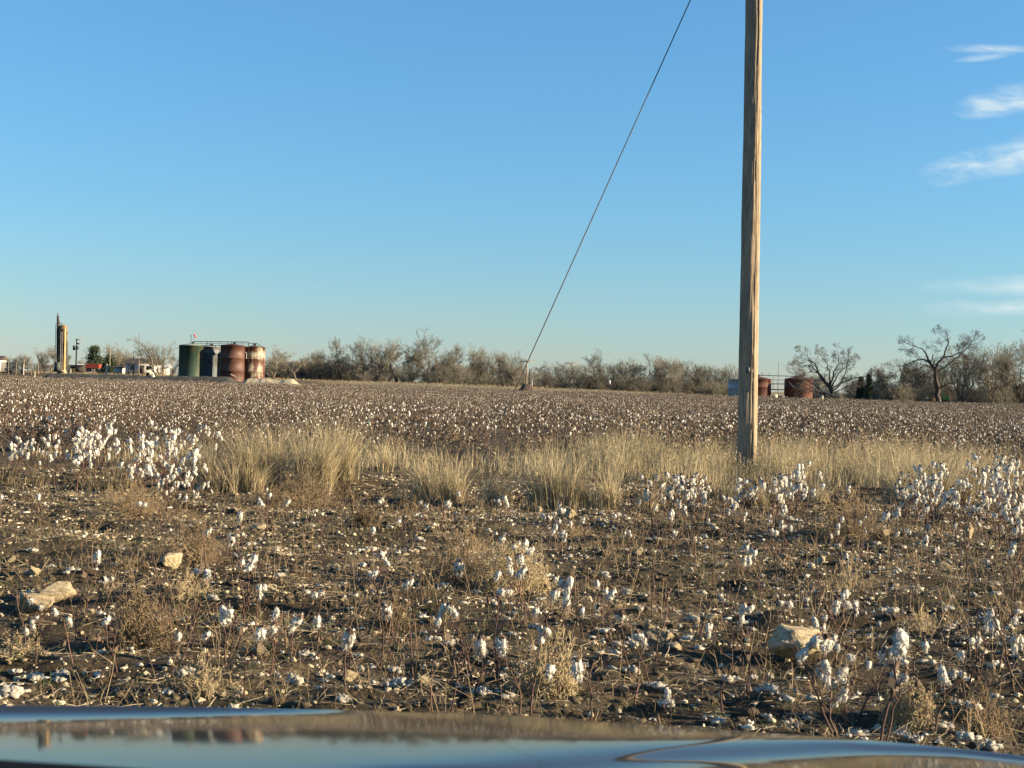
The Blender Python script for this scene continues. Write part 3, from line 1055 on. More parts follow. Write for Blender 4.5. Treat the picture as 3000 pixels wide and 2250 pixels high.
    house('small white outbuilding with a pale roof left of the green tank', 474, 1090, 285, 2.8, 3.0, 1.8, 0.8, R(5), M['white'], M['white'], [], [(0.3, 0.6, 0.5, 1.2)], 'shed', 'shed')
    house('dark low barn behind the bushy bare tree', 335, 1090, 290, 6.0, 5, 2.2, 1.2, R(3), M['bark_dark'], M['roof'], [(0.4, 1.4, 1.9)], [], 'barn', 'barn')
    house('white shed wall showing under the bushy bare tree', 353, 1090, 272, 1.6, 2.4, 1.5, 0.4, R(-8), M['white'], M['roof'], [], [], 'shed', 'shed')
    house('brown roofed cabin cut by the edge of the photo, left of the fence', -12, 1094, 232, 2.4, 3.0, 2.1, 0.6, 0, M['white'], M['roof'], [], [(0.2, 0.5, 0.5, 1.2)], 'cabin', 'cabin')
    house('far pale mobile home between treater and transformer pole', 213, 1090, 320, 2.4, 3, 1.7, 0.3, 0, M['post'], M['white'], [], [(0.2, 0.4, 0.5, 1.2)], 'mobile_home', 'mobile home')
    house('far low white building left of the treater vessel', 138, 1090, 330, 3.4, 3, 1.5, 0.3, 0, M['bluegrey'], M['roof'], [], [(0.4, 0.6, 0.5, 1.2)], 'farm_building', 'building')
    house('far white trailer with pale roof left of the red wagon', 234, 1090, 320, 3.2, 3, 2.0, 0.3, 0, M['bark_dark'], M['white'], [], [(-0.4, 0.7, 0.5, 1.4)], 'trailer_home', 'trailer')
    house('dark open shed with tan roof among the trees right of the tanks', 872, 1107, 285, 5.2, 4.5, 2.6, 1.1, R(-15), M['bark_dark'], M['post'], [(0.8, 1.4, 1.6)], [], 'shed', 'shed')
    house('tiny pale shed deep among the middle trees', 985, 1112, 310, 2.0, 2, 1.6, 0.4, 0, M['white'], M['roof'], [], [], 'shed', 'shed')

    # fence at the left edge
    p = P(58, 1100, 214)
    p.z = float(gz(p.x, p.y))
    t = thing('yard_fence', 'dark see-through yard fence with posts at the left end of the field', 'fence', p)
    xs = [(px - 58) / F * 214 for px in (3, 24, 47, 69, 92, 112)]
    h = P(58, 1063, 214).z - p.z
    for i, x in enumerate(xs):
        MB().tube([(x, 0, -0.2), (x, 0, h + (0.55 if i == 3 else 0.05))], 0.08 if i == 3 else 0.05, 8).build('post', M['post'], t)
    mb = MB()
    for z in np.arange(0.2, h, 0.09):
        hw = 0.031
        mb.box(((xs[0] + xs[3]) / 2, 0, z), (xs[3] - xs[0], 0.02, hw * 2))
    for z in np.arange(0.2, h, 0.13):
        mb.box(((xs[3] + xs[-1]) / 2, 0, z), (xs[-1] - xs[3], 0.02, 0.035))
    mb.build('wire_mesh', M['mesh'], t)
    post('sign_post', 'pale upright board fixed to the tallest post of the yard fence', 'board', 69, 1066, 1085, 213.6, 0.09, M['white'])

    # road sign in the middle
    def plate(t, h):
        MB().box((0, -0.06, h - 0.35), (0.42, 0.03, 0.7)).build('plate', M['white'], t)
    post('road_sign', 'small white rectangular sign on a post before the middle trees', 'sign', 1785, 1114, 1137, 240, 0.035, M['steel'], plate, part='pole')
    post('white_post', 'tiny white post right of the T-topped power pole', 'post', 1559, 1117, 1126, 250, 0.1, M['white'])

    # right hand tanks
    g = 'tanks behind the wooden pole'
    rt = M['redtank']
    make_tank('pale blue grey tank peeking out behind the wooden pole', 2172, 262, 1112, 1152, 78, (M['bluegrey'], M['bluegrey']), 0.15, (0.5,), False, g, base_z=0)
    make_tank('red tank with shaded lower half just right of the wooden pole', 2216, 255, 1111, 1157, 84, (rt, rt), 0.6, (0.6,), True, g, base_z=0)
    make_tank('red tank with cone roof behind the broken tree branches', 2338.5, 255, 1112, 1158, 82, (rt, rt), 0.62, (0.6,), True, g, base_z=0)
    o = P(2280, 1100, 253)
    t = thing('tank_walkway', 'thin catwalk pipe joining the two red tanks', 'walkway', o)
    L = lambda px, py: np.array(P(px, py, 253)) - np.array(o)
    mb = MB()
    rail(mb, [L(2205, 1099), L(2352, 1103)], 0.07)
    rail(mb, [L(2257, 1112.5), L(2298, 1113)], 0.04)
    rail(mb, [L(2257, 1124.5), L(2298, 1125)], 0.08)
    rail(mb, [L(2257, 1141), L(2298, 1142)], 0.1)
    for px, a, b_ in ((2253, 1091, 1104), (2265, 1104, 1140), (2303, 1101, 1112), (2279, 1113, 1148), (2339, 1100, 1104)):
        rail(mb, [L(px, a), L(px, b_)], 0.045)
    rail(mb, [L(2231, 1091), L(2236, 1099)], 0.07)
    mb.build('railing', M['steel'], t)
    p = P(2278, 1152, 252)
    t = thing('pump_skid', 'low tan pump skid on the ground between the two red tanks', 'pump', Vector((p.x, 252, float(gz(p.x, 252)))))
    MB().box((-0.5, 0, 0.4), (0.9, 0.8, 0.8)).build('housing', M['cream'], t)
    MB().box((0.7, 0, 0.35), (1.3, 0.7, 0.55)).build('motor', M['steel'], t)
    MB().box((0.1, 0, 0.06), (2.6, 1.0, 0.12)).build('base', M['steel'], t)

    # green tractor
    p = P(2763, 1172, 262)
    p.z = float(gz(p.x, p.y))
    t = thing('farm_tractor', 'bright green tractor hidden behind the big bare tree', 'tractor', p, R(-12))
    mb = MB()
    mb.prism([(-0.6, 0.7), (1.0, 0.7), (1.05, 1.25), (0.3, 1.35), (-0.6, 1.3)], -0.4, 0.4)
    mb.build('hood', M['green_paint'], t)
    mb = MB()
    for x, y in ((-1.15, -0.5), (-1.15, 0.5), (-0.2, -0.5), (-0.2, 0.5)):
        mb.tube([(x, y, 1.2), (x * 0.95, y, 2.1)], 0.05, 6)
    mb.box((-0.66, 0, 2.15), (1.3, 1.2, 0.16))
    mb.build('cab', M['green_paint'], t)
    for x, r_, y in ((-0.8, 0.62, -0.6), (-0.8, 0.62, 0.6), (0.75, 0.38, -0.5), (0.75, 0.38, 0.5)):
        wv = MB()
        th = np.linspace(0, 2 * math.pi, 21)[:-1]
        wv.prism([(x + r_ * math.cos(a), r_ + r_ * math.sin(a)) for a in th], y - 0.14, y + 0.14)
        wo = wv.build('wheel', M['rubber'], t)
        wv = MB()
        wv.prism([(x + 0.5 * r_ * math.cos(a), r_ + 0.5 * r_ * math.sin(a)) for a in th], y - 0.16, y + 0.16)
        wv.build('rim', M['orange'], wo)
    p = P(2735, 1172, 252)
    p.z = float(gz(p.x, p.y))
    t = thing('plastic_drum', 'pinkish orange drum at the foot of the big bare tree', 'drum', p)
    MB().lathe([(0, 0), (0.3, 0.0), (0.32, 0.5), (0.3, 1.0), (0, 1.02)], 18).build('barrel', M['orange'], t)
    MB().lathe([(0.32, 0.48), (0.34, 0.5), (0.34, 0.56), (0.32, 0.58)], 18).build('hoop', M['orange'], t)
    p = P(2408, 1155, 247)
    p.z = float(gz(p.x, p.y))
    t = thing('white_box', 'small white box lying under the broken tree', 'box', p)
    MB().box((0, 0, 0.45), (0.4, 0.4, 0.9), 0.3).build('case', M['white'], t)
    MB().box((0.0, 0, 0.93), (0.46, 0.46, 0.06), 0.3).build('lid', M['white'], t)


oddments()


# ------------------------------------------------------------------ trees
def grow_tree(seed, trunk_h=2.0, trunk_r=0.26, stems=1, levels=6, ratio=0.72, spread=0.55, up=0.12, wob=0.16, side=0.55, kids=(2, 3), minr=0.012, L0=None, stem_spread=0.5, droop=0.0):
    rd = random.Random(seed)
    big, small = [], []

    def rnd():
        return Vector((rd.gauss(0, 1), rd.gauss(0, 1), rd.gauss(0, 1)))

    def branch(p, d, L, r, lv):
        n = 3 if lv > 1 else 2
        rr = r
        for i in range(n):
            d = (d + rnd() * wob + Vector((0, 0, up if lv > 1 else up * 0.5 - droop))).normalized()
            q = p + d * (L / n)
            r2 = max(rr * 0.88, minr)
            (big if rr > 0.055 else small).append((p, q, rr, r2))
            p, rr = q, r2
            if lv > 0 and i < n - 1 and rd.random() < side:
                kd = (d + rnd().cross(d).normalized() * (0.7 + rd.random() * 0.7)).normalized()
                branch(p, kd, L * ratio * rd.uniform(0.55, 0.85), max(rr * 0.55, minr), lv - 1)
        if lv > 0:
            k = rd.randint(*kids)
            a0 = rd.random() * 6.28
            t1 = d.orthogonal().normalized()
            t2 = d.cross(t1)
            for j in range(k):
                a = a0 + j * 6.28 / k + rd.uniform(-0.5, 0.5)
                s = spread * rd.uniform(0.6, 1.35)
                kd = (d + (t1 * math.cos(a) + t2 * math.sin(a)) * s).normalized()
                branch(p, kd, L * ratio * rd.uniform(0.8, 1.12), max(rr * 0.72, minr), lv - 1)
    for s in range(stems):
        a = s * 6.28 / max(stems, 1) + rd.random()
        d = Vector((math.cos(a) * stem_spread, math.sin(a) * stem_spread, 1)).normalized() if stems > 1 else Vector((rd.uniform(-.08, .08), rd.uniform(-.08, .08), 1)).normalized()
        branch(Vector((0.1 * math.cos(a), 0.1 * math.sin(a), -0.3)), d, L0 or trunk_h, trunk_r, levels)
    return big, small


def seg_arrays(lst):
    return (np.array([x[0][:] for x in lst]), np.array([x[1][:] for x in lst]), np.array([x[2] for x in lst]), np.array([x[3] for x in lst]))


def tree_meshes(name, big, small, bark, twig):
    a, b = seg_arrays(big), seg_arrays(small)
    allp = np.concatenate([a[1], b[1]])
    H = np.percentile(allp[:, 2], 99.0)
    Wd = np.percentile(allp[:, 0], 98) - np.percentile(allp[:, 0], 2)
    m1 = MB()
    m1.segs(*a, n=7)
    m2 = MB()
    m2.segs(*b, n=3)
    return m1.mesh(name + '_trunk', bark), m2.mesh(name + '_crown', twig), H, Wd


TREES = []
for sd, kw in [
    (3, dict(trunk_h=2.6, trunk_r=0.24, levels=7, ratio=0.78, spread=0.5, up=0.10, kids=(2, 2), side=0.5)),
    (12, dict(trunk_h=2.2, trunk_r=0.15, stems=5, levels=6, ratio=0.78, spread=0.42, up=0.14, kids=(2, 2), side=0.5, stem_spread=0.35)),
    (25, dict(trunk_h=3.0, trunk_r=0.22, levels=7, ratio=0.76, spread=0.36, up=0.2, kids=(2, 2), side=0.5)),
    (31, dict(trunk_h=1.9, trunk_r=0.13, stems=7, levels=6, ratio=0.76, spread=0.5, up=0.08, kids=(2, 2), side=0.5, stem_spread=0.55)),
    (47, dict(trunk_h=2.3, trunk_r=0.20, stems=3, levels=7, ratio=0.77, spread=0.55, up=0.06, kids=(2, 2), side=0.45, stem_spread=0.3)),
    (58, dict(trunk_h=1.8, trunk_r=0.16, stems=4, levels=6, ratio=0.79, spread=0.46, up=0.14, kids=(2, 2), side=0.5, stem_spread=0.4)),
]:
    _g = grow_tree(sd, minr=0.018, **kw)
    print('tree', len(_g[0]), len(_g[1]))
    TREES.append(tree_meshes('bare_tree', *_g, M['bark'], M['twigs']))


def bare_tree(kind, px, top, wpx, D, label, rz=None, group='bare trees along the far edge of the field', twig=None):
    m1, m2, H, Wd = TREES[kind]
    base = P(px, 1125, D)
    t = thing('bare_tree', label, 'tree', (base.x, D, float(gz(base.x, D))), 0, group)
    h = P(px, top, D).z - float(gz(base.x, D))
    sz = h / H
    sx = (wpx / F * D) / Wd
    sx = min(max(sx, 0.55 * sz), 1.9 * sz)
    t.rotation_euler = (0, 0, random.uniform(0, 6.28) if rz is None else rz)
    t.scale = (sx, sx, sz)
    for nm, me in (('trunk', m1), ('crown', m2)):
        o = bpy.data.objects.new(nm, me)
        COL.objects.link(o)
        o.parent = t
    return t


BARE = [
    # kind, px, top row, width, depth, label
    (5, 20, 1046, 26, 330, 'tiny bare tree just right of the brown roofed cabin'),
    (1, 50, 1040, 34, 330, 'small round bare tree above the middle of the dark yard fence'),
    (3, 76, 1043, 24, 330, 'small bare tree behind the tallest post of the yard fence'),
    (5, 122, 1027, 40, 300, 'bare tree left of the treater, the lower of two there'),
    (0, 146, 1014, 50, 300, 'bare tree left of the treater, the taller of two there'),
    (2, 205, 1040, 24, 300, 'slim bare tree between the treater and the transformer pole'),
    (3, 237, 1056, 24, 330, 'little bare tree peeping over the far white trailer'),
    (1, 341, 1013, 64, 280, 'bushy bare tree with a dense round crown right of the red wagon'),
    (3, 372, 1036, 46, 285, 'low bare tree touching the right flank of the bushy round one'),
    (5, 463, 1008, 74, 250, 'open bare tree with rising limbs before the white farmhouse'),
    (2, 506, 1043, 34, 290, 'pale thin bare tree close against the green tank'),
    (4, 800, 1026, 66, 262, 'bare tree nearest the right side of the peeling tank'),
    (2, 832, 1038, 44, 275, 'narrow low bare tree second from the peeling tank'),
    (0, 866, 1036, 64, 270, 'dark bare tree right above the open shed'),
    (1, 905, 1034, 60, 275, 'rounded bare tree just right of the open shed'),
    (5, 940, 1032, 62, 282, 'bare tree left of the tallest spire-like tree'),
    (2, 974, 993, 52, 285, 'tall spire-like bare tree that overtops its neighbours right of the tanks'),
    (0, 1002, 1022, 66, 280, 'dark bare tree under the right side of the spire-like tree'),
    (4, 1056, 1007, 74, 275, 'flat topped bare tree with a clear dark trunk, right of the spire-like one'),
    (5, 1116, 1001, 84, 280, 'twin crowned bare tree, left crown, midway to the guy wire'),
    (0, 1162, 1003, 84, 284, 'twin crowned bare tree, right crown with ruddy twigs'),
    (1, 1206, 1022, 66, 275, 'dense low bare tree left of the broad dome-shaped one'),
    (4, 1264, 992, 118, 275, 'broad dome-shaped bare tree, the biggest of the middle stretch'),
    (3, 1312, 1040, 60, 268, 'shrubby bare tree under the right flank of the dome-shaped one'),
    (2, 1345, 1012, 56, 285, 'upright bare tree with feathery top right of the dome-shaped one'),
    (5, 1396, 1021, 72, 278, 'bare tree with plume-like limbs, two right of the dome-shaped one'),
    (1, 1434, 1036, 66, 280, 'dense rounded bare tree three right of the dome-shaped one'),
    (3, 1474, 1037, 76, 275, 'low spreading bare tree second from the guy wire'),
    (4, 1506, 1046, 52, 272, 'bare tree that ends the row at the guy wire'),
    (4, 1602, 1073, 70, 262, 'leaning dark bare tree right after the gap with the T-topped pole'),
    (1, 1650, 1069, 66, 300, 'thin grey bare tree before the distant T-topped pole'),
    (5, 1702, 1064, 64, 300, 'loose bare tree right of the distant T-topped pole'),
    (4, 1753, 1043, 84, 280, 'rounded bare tree with a stout trunk left of the white sign'),
    (3, 1803, 1068, 62, 290, 'low pale bare tree behind the white sign'),
    (1, 1842, 1063, 62, 295, 'grey bare tree second right of the white sign'),
    (0, 1880, 1042, 76, 290, 'tallest bare tree between the white sign and the wooden pole'),
    (5, 1925, 1052, 76, 295, 'bare tree right beside the tallest one before the wooden pole'),
    (3, 1966, 1056, 84, 285, 'wide bushy bare tree like a tan dome by the crossarm pole'),
    (1, 2012, 1064, 76, 295, 'bare tree right of the crossarm pole in brush'),
    (3, 2055, 1074, 70, 290, 'low brushy bare tree third from the wooden pole'),
    (5, 2098, 1073, 64, 300, 'low bare tree second from the wooden pole'),
    (1, 2140, 1076, 60, 300, 'low bare tree next to the wooden pole on its left'),
    (3, 2400, 1098, 90, 300, 'low brushy bare tree behind the broken tree'),
    (2, 2562, 1082, 50, 285, 'slight bare tree between broken tree and junipers'),
    (0, 2612, 1058, 72, 270, 'tan bare tree with fan-shaped crown left of the big dark one'),
    (5, 2662, 1078, 64, 285, 'bare tree between the fan-shaped one and the big dark one'),
    (3, 2700, 1072, 76, 270, 'shrubby bare tree under the left limbs of the big dark one'),
    (1, 2760, 1058, 90, 290, 'thicket-like bare tree straight behind the big dark one'),
    (5, 2815, 1030, 104, 262, 'bare tree first right of the big dark one'),
    (0, 2862, 1022, 90, 275, 'bare tree second right of the big dark one, with pale trunk'),
    (1, 2905, 1022, 96, 268, 'dense bare tree third right of the big dark one'),
    (5, 2948, 1034, 90, 260, 'bare tree second from the photo\'s right edge'),
    (4, 3000, 1008, 130, 255, 'dark bare tree cut by the photo\'s right edge'),
]
for k, px, top, wpx, D, lab in BARE:
    bare_tree(k, px, top, wpx, D, lab)


def special_tree(name, label, px, D, segs_px, seed, base_r, bark, twig_mat, levels=4, twig_side=0.6, depth=2.5, twl=1.5, minr=0.012, zscale=1.0):
    """a tree whose main limbs follow drawn polylines; twigs grow from them"""
    rd = random.Random(seed)
    base = P(px, 1125, D)
    org = Vector((base.x, D, float(gz(base.x, D))))
    t = thing(name, label, 'tree', org)
    mbt = MB()
    small = []

    def rnd():
        return Vector((rd.gauss(0, 1), rd.gauss(0, 1), rd.gauss(0, 1)))

    def tw(p, d, L, r, lv):
        n = 2
        for i in range(n):
            d = (d + rnd() * 0.2 + Vector((0, 0, 0.06))).normalized()
            q = p + d * (L / n)
            r2 = max(r * 0.8, minr)
            small.append((p, q, r, r2))
            p, r = q, r2
            if lv > 0 and rd.random() < twig_side:
                tw(p, (d + rnd() * 0.55).normalized(), L * 0.68, max(r * 0.65, minr), lv - 1)
        if lv > 0:
            for j in range(2):
                tw(p, (d + rnd() * 0.4).normalized(), L * rd.uniform(0.6, 0.8), max(r * 0.75, minr), lv - 1)
    for pts, r0, r1, dd in segs_px:
        q = [P(a, b, D + 0.0) - org for a, b in pts]
        k = len(q)
        arr = []
        for i, v in enumerate(q):
            arr.append(Vector((v.x, dd * depth * i / (k - 1), v.z)))
        # refine
        fine = []
        for i in range(k - 1):
            for s in range(4):
                f = s / 4
                v = arr[i].lerp(arr[i + 1], f)
                if fine and s:
                    v = v + rnd() * 0.035 * (arr[i + 1] - arr[i]).length
                fine.append(v)
        fine.append(arr[-1])
        rad = np.linspace(r0, r1, len(fine))
        mbt.tube([v[:] for v in fine], rad, 7)
        for i in range(3, len(fine)):
            d = (fine[i] - fine[i - 1]).normalized()
            if rad[i] < 0.14:
                for _ in range(1 if rad[i] > 0.07 else 2):
                    if rd.random() < 0.75:
                        tw(fine[i], (d + rnd() * 0.75).normalized(), twl * rd.uniform(0.6, 1.1), max(rad[i] * 0.5, 0.02), levels - 1)
        tw(fine[-1], (fine[-1] - fine[-2]).normalized(), twl, rad[-1], levels)
    mbt.build('trunk', bark, t)
    m = MB()
    m.segs(*seg_arrays(small), n=3)
    m.build('crown', twig_mat, t)
    t.scale = (1, 1, zscale)
    return t, org


# big dark tree at the right
Z = lambda x, y: (2500 + x / 4.424, 950 + y / 4.424)
special_tree('bare_tree', 'big dark bare tree with crooked black limbs standing out against the sky', 2746, 240, [
    ([Z(1105, 1010), Z(1085, 780), Z(1060, 580)], 0.52, 0.36, 0.0),
    ([Z(1060, 600), Z(1005, 460), Z(960, 350), Z(915, 260), Z(800, 215)], 0.26, 0.06, 0.3),
    ([Z(1060, 590), Z(1085, 460), Z(1160, 380), Z(1190, 270), Z(1225, 160), Z(1180, 115)], 0.26, 0.05, -0.3),
    ([Z(1160, 380), Z(1240, 365), Z(1320, 325), Z(1370, 300)], 0.16, 0.05, -0.8),
    ([Z(1000, 440), Z(920, 410), Z(845, 412), Z(760, 460), Z(650, 495)], 0.17, 0.05, 0.6),
    ([Z(1050, 570), Z(990, 520), Z(905, 480), Z(840, 530), Z(780, 560)], 0.18, 0.05, -0.7),
    ([Z(1090, 600), Z(1220, 490), Z(1400, 350), Z(1480, 260), Z(1555, 175)], 0.17, 0.04, 0.5),
    ([Z(1220, 490), Z(1350, 455), Z(1500, 450)], 0.1, 0.04, 0.9),
    ([Z(1050, 575), Z(960, 575), Z(880, 640)], 0.12, 0.05, -1.0),
    ([Z(1120, 820), Z(1180, 760), Z(1240, 730)], 0.14, 0.05, -0.8),
    ([Z(1065, 800), Z(1020, 740), Z(940, 760)], 0.1, 0.05, -0.5),
    ([Z(1005, 460), Z(1040, 370), Z(1080, 440)], 0.09, 0.05, 0.4),
], 5, 0.5, M['bark_dark'], M['bark_dark'], levels=5, twl=1.15, minr=0.0085, zscale=0.92)
# the storm-broken tree
Z = lambda x, y: (2100 + x / 4.424, 950 + y / 4.424)
bt, borg = special_tree('broken_tree', 'storm-broken bare tree with a fan of limbs and fallen boughs by the red tank', 2436, 243, [
    ([Z(1500, 930), Z(1480, 840), Z(1440, 760)], 0.40, 0.26, 0.0),
    ([Z(1440, 800), Z(1330, 610), Z(1290, 480), Z(1220, 430), Z(1180, 340)], 0.2, 0.04, 0.6),
    ([Z(1410, 760), Z(1300, 600), Z(1210, 500), Z(1080, 510)], 0.16, 0.04, -0.5),
    ([Z(1460, 780), Z(1470, 640), Z(1480, 560), Z(1430, 420), Z(1380, 350)], 0.16, 0.04, 0.8),
    ([Z(1480, 800), Z(1500, 600), Z(1560, 480), Z(1540, 350)], 0.15, 0.04, -0.8),
    ([Z(1480, 820), Z(1560, 660), Z(1640, 560), Z(1740, 480)], 0.14, 0.04, 0.4),
    ([Z(1490, 830), Z(1600, 730), Z(1660, 600), Z(1690, 400)], 0.13, 0.04, -0.4),
    ([Z(1500, 850), Z(1640, 730), Z(1740, 680), Z(1850, 660), Z(1950, 660)], 0.14, 0.04, -0.9),
    ([Z(1520, 880), Z(1620, 840), Z(1720, 795), Z(1830, 790)], 0.1, 0.04, 0.9),
    ([Z(1300, 600), Z(1240, 580), Z(1140, 640)], 0.09, 0.04, 0.9),
    ([Z(1500, 920), Z(1380, 880), Z(1240, 780), Z(1120, 690), Z(1040, 640), Z(930, 560)], 0.18, 0.03, -1.6),
    ([Z(1480, 925), Z(1320, 890), Z(1180, 850), Z(1060, 830)], 0.15, 0.04, -2.2),
    ([Z(1460, 920), Z(1280, 870), Z(1100, 760)], 0.13, 0.04, -1.9),
], 9, 0.4, M['bark_dark'], M['bark'], levels=5, twl=0.85, minr=0.0075, zscale=0.93)
mb = MB()
for pts in ([Z(1540, 925), Z(1430, 880), Z(1360, 850), Z(1300, 780), Z(1250, 710)], [Z(1180, 880), Z(1060, 830), Z(980, 790), Z(935, 725)], [Z(1350, 690), Z(1300, 700), Z(1250, 690)]):
    q = [P(a, b, 241.5) - borg for a, b in pts]
    mb.tube([v[:] for v in q], np.linspace(0.12, 0.05, len(q)), 6)
mb.build('bare_bough', M['bark_pale'], bt)
# a bent limb rising from the left of the yard tree
Z = lambda x, y: (150 + x / 5.53, 900 + y / 5.53)
special_tree('leaning_tree', 'thin arching half-fallen tree left of the open bare tree', 455, 247, [
    ([Z(1660, 1060), Z(1640, 900), Z(1600, 770), Z(1540, 660), Z(1470, 590), Z(1430, 570)], 0.14, 0.03, -0.4),
    ([Z(1640, 1000), Z(1560, 900), Z(1460, 820)], 0.09, 0.03, 0.5),
    ([Z(1620, 820), Z(1540, 790), Z(1440, 780), Z(1400, 800)], 0.08, 0.03, -0.5),
], 14, 0.2, M['bark'], M['twigs'], levels=3, twl=0.9)


def evergreen(name, label, px, top, wpx, D, seed, shape='pine', low=1090):
    rd = np.random.default_rng(seed)
    base = P(px, 1125, D)
    t = thing(name, label, 'tree', (base.x, D, float(gz(base.x, D))), 0)
    H = P(px, top, D).z - float(gz(base.x, D))
    Rm = wpx / F * D / 2
    MB().tube([(0, 0, -0.2), (0.05, 0, H * 0.5), (0, 0, H * 0.97)], [0.2, 0.13, 0.03], 8).build('trunk', M['bark'], t)
    mb = MB()
    n_br = 46 if shape == 'pine' else 60
    cs, lim0, lim1 = [], [], []
    for i in range(n_br):
        f = rd.random() ** 0.9
        z = H * (0.22 + 0.76 * f) if shape == 'pine' else H * (0.06 + 0.92 * f)
        prof = (1 - f) ** 0.7 * (0.65 + 0.35 * math.sin(f * 9 + seed)) if shape == 'pine' else (1 - f ** 2.2) * 0.9
        rr = Rm * max(prof, 0.1) * rd.uniform(0.45, 1.05)
        a = rd.random() * 6.283
        c = np.array((rr * math.cos(a), rr * math.sin(a), z))
        lim0.append((0, 0, z - 0.25))
        lim1.append(c)
        m = 70 if shape == 'pine' else 60
        cl = rd.normal(0, 1, (m, 3)) * np.array((0.46, 0.46, 0.24 if shape == 'pine' else 0.5)) * (Rm / 2.2) ** 0.6
        cs.append(c + cl)
    pts = np.concatenate(cs)
    pts = pts[pts[:, 2] > 0.15]
    tri = np.array([(-0.5, 0, 0), (0.5, 0, 0), (0.1, 0, 1.0)], float)
    mb.scatter(tri, [(0, 1, 2)], pts, rd.uniform(0.14, 0.30, len(pts)), rd.uniform(0, 6.28, len(pts)), rd.uniform(-1.4, 1.4, (len(pts), 2)))
    mb.segs(np.array(lim0), np.array(lim1), np.full(len(lim0), 0.045), np.full(len(lim0), 0.015), 3)
    mb.build('crown', M['needle'], t)
    return t


evergreen('pine_tree', 'dark green pine with tiered crown above the red wagon', 274, 1016, 72, 262, 4)
evergreen('evergreen_tree', 'low dark evergreen hunched between pine and bushy bare tree', 318, 1048, 46, 276, 8, 'juniper')
evergreen('juniper_tree', 'small dark juniper, leftmost of the row right of the broken tree', 2522, 1108, 20, 262, 5, 'juniper')
evergreen('juniper_tree', 'slim upright juniper, tallest of the row right of the broken tree', 2546, 1098, 18, 258, 6, 'juniper')
evergreen('juniper_tree', 'round dark juniper below the fan-shaped tan bare tree', 2582, 1099, 46, 275, 7, 'juniper')
evergreen('juniper_tree', 'wide dark juniper just left of the big dark bare tree', 2652, 1094, 50, 285, 9, 'juniper')


def brush():
    """the grey scrub that fills the foot of the treeline"""
    protos = []
    for sd in (101, 102, 103):
        bg, sm = grow_tree(sd, trunk_h=1.1, trunk_r=0.05, stems=9, levels=4, ratio=0.74, spread=0.55, up=0.08, kids=(2, 2), side=0.55, stem_spread=0.7, minr=0.012)
        a = seg_arrays(bg + sm)
        m = MB()
        m.segs(*a, n=3)
        v = np.concatenate(m.v)
        v = v / np.percentile(v[:, 2], 99)
        protos.append((v, np.concatenate(m.f4)))
    rd = np.random.default_rng(77)
    mb = MB()
    spans = [(770, 1540, 290, 130, 1.2, 4.2), (1570, 2180, 298, 130, 1.0, 3.4), (2500, 3060, 284, 120, 1.4, 4.4), (-60, 160, 300, 10, 0.8, 2.0), (200, 520, 300, 20, 0.6, 1.8), (2360, 2520, 285, 14, 1.0, 2.4), (2790, 3060, 268, 20, 1.6, 3.6)]
    for x0, x1, D, n, h0, h1 in spans:
        px = rd.uniform(x0, x1, n)
        dd = D + rd.normal(0, 12, n)
        pts = np.array([((a - 1500) / F * d, d, float(gz((a - 1500) / F * d, d))) for a, d in zip(px, dd)])
        h = rd.uniform(h0, h1, n)
        k = rd.integers(0, 3, n)
        for j in range(3):
            s = k == j
            if s.any():
                sc = np.stack([h[s] * rd.uniform(0.9, 1.5, s.sum())] * 2 + [h[s]], -1)
                mb.scatter(*protos[j], pts[s], sc, rd.uniform(0, 6.28, s.sum()))
    o = mb.build('brush', M['twigs'])
    tag(o, 'grey leafless scrub filling the foot of the distant treeline', 'brush', kind='stuff')
    # dry pasture grass beyond the crop
    mb = MB()
    n = 15000
    d = rd.uniform(228, 300, n)
    pts = np.stack([rd.uniform(-0.43, 0.43, n) * d, d, np.zeros(n)], -1)
    pts[:, 2] = gz(pts[:, 0], pts[:, 1])
    tri = np.array([(-0.5, 0, 0), (0.5, 0, 0), (0.08, 0.1, 1.0)], float)
    hh = rd.uniform(0.15, 0.5, n) * (0.5 + 0.5 * (vnoise(pts * 0.06) + 0.6))
    mb.scatter(tri, [(0, 1, 2)], pts, np.stack([rd.uniform(0.06, 0.2, n), np.full(n, 1.0), np.clip(hh, 0.06, 1)], -1), rd.uniform(0, 6.28, n))
    o = mb.build('pasture_grass', M['grass_dull'])
    tag(o, 'short dry pasture grass beyond the far edge of the cotton', 'grass', kind='stuff')


brush()


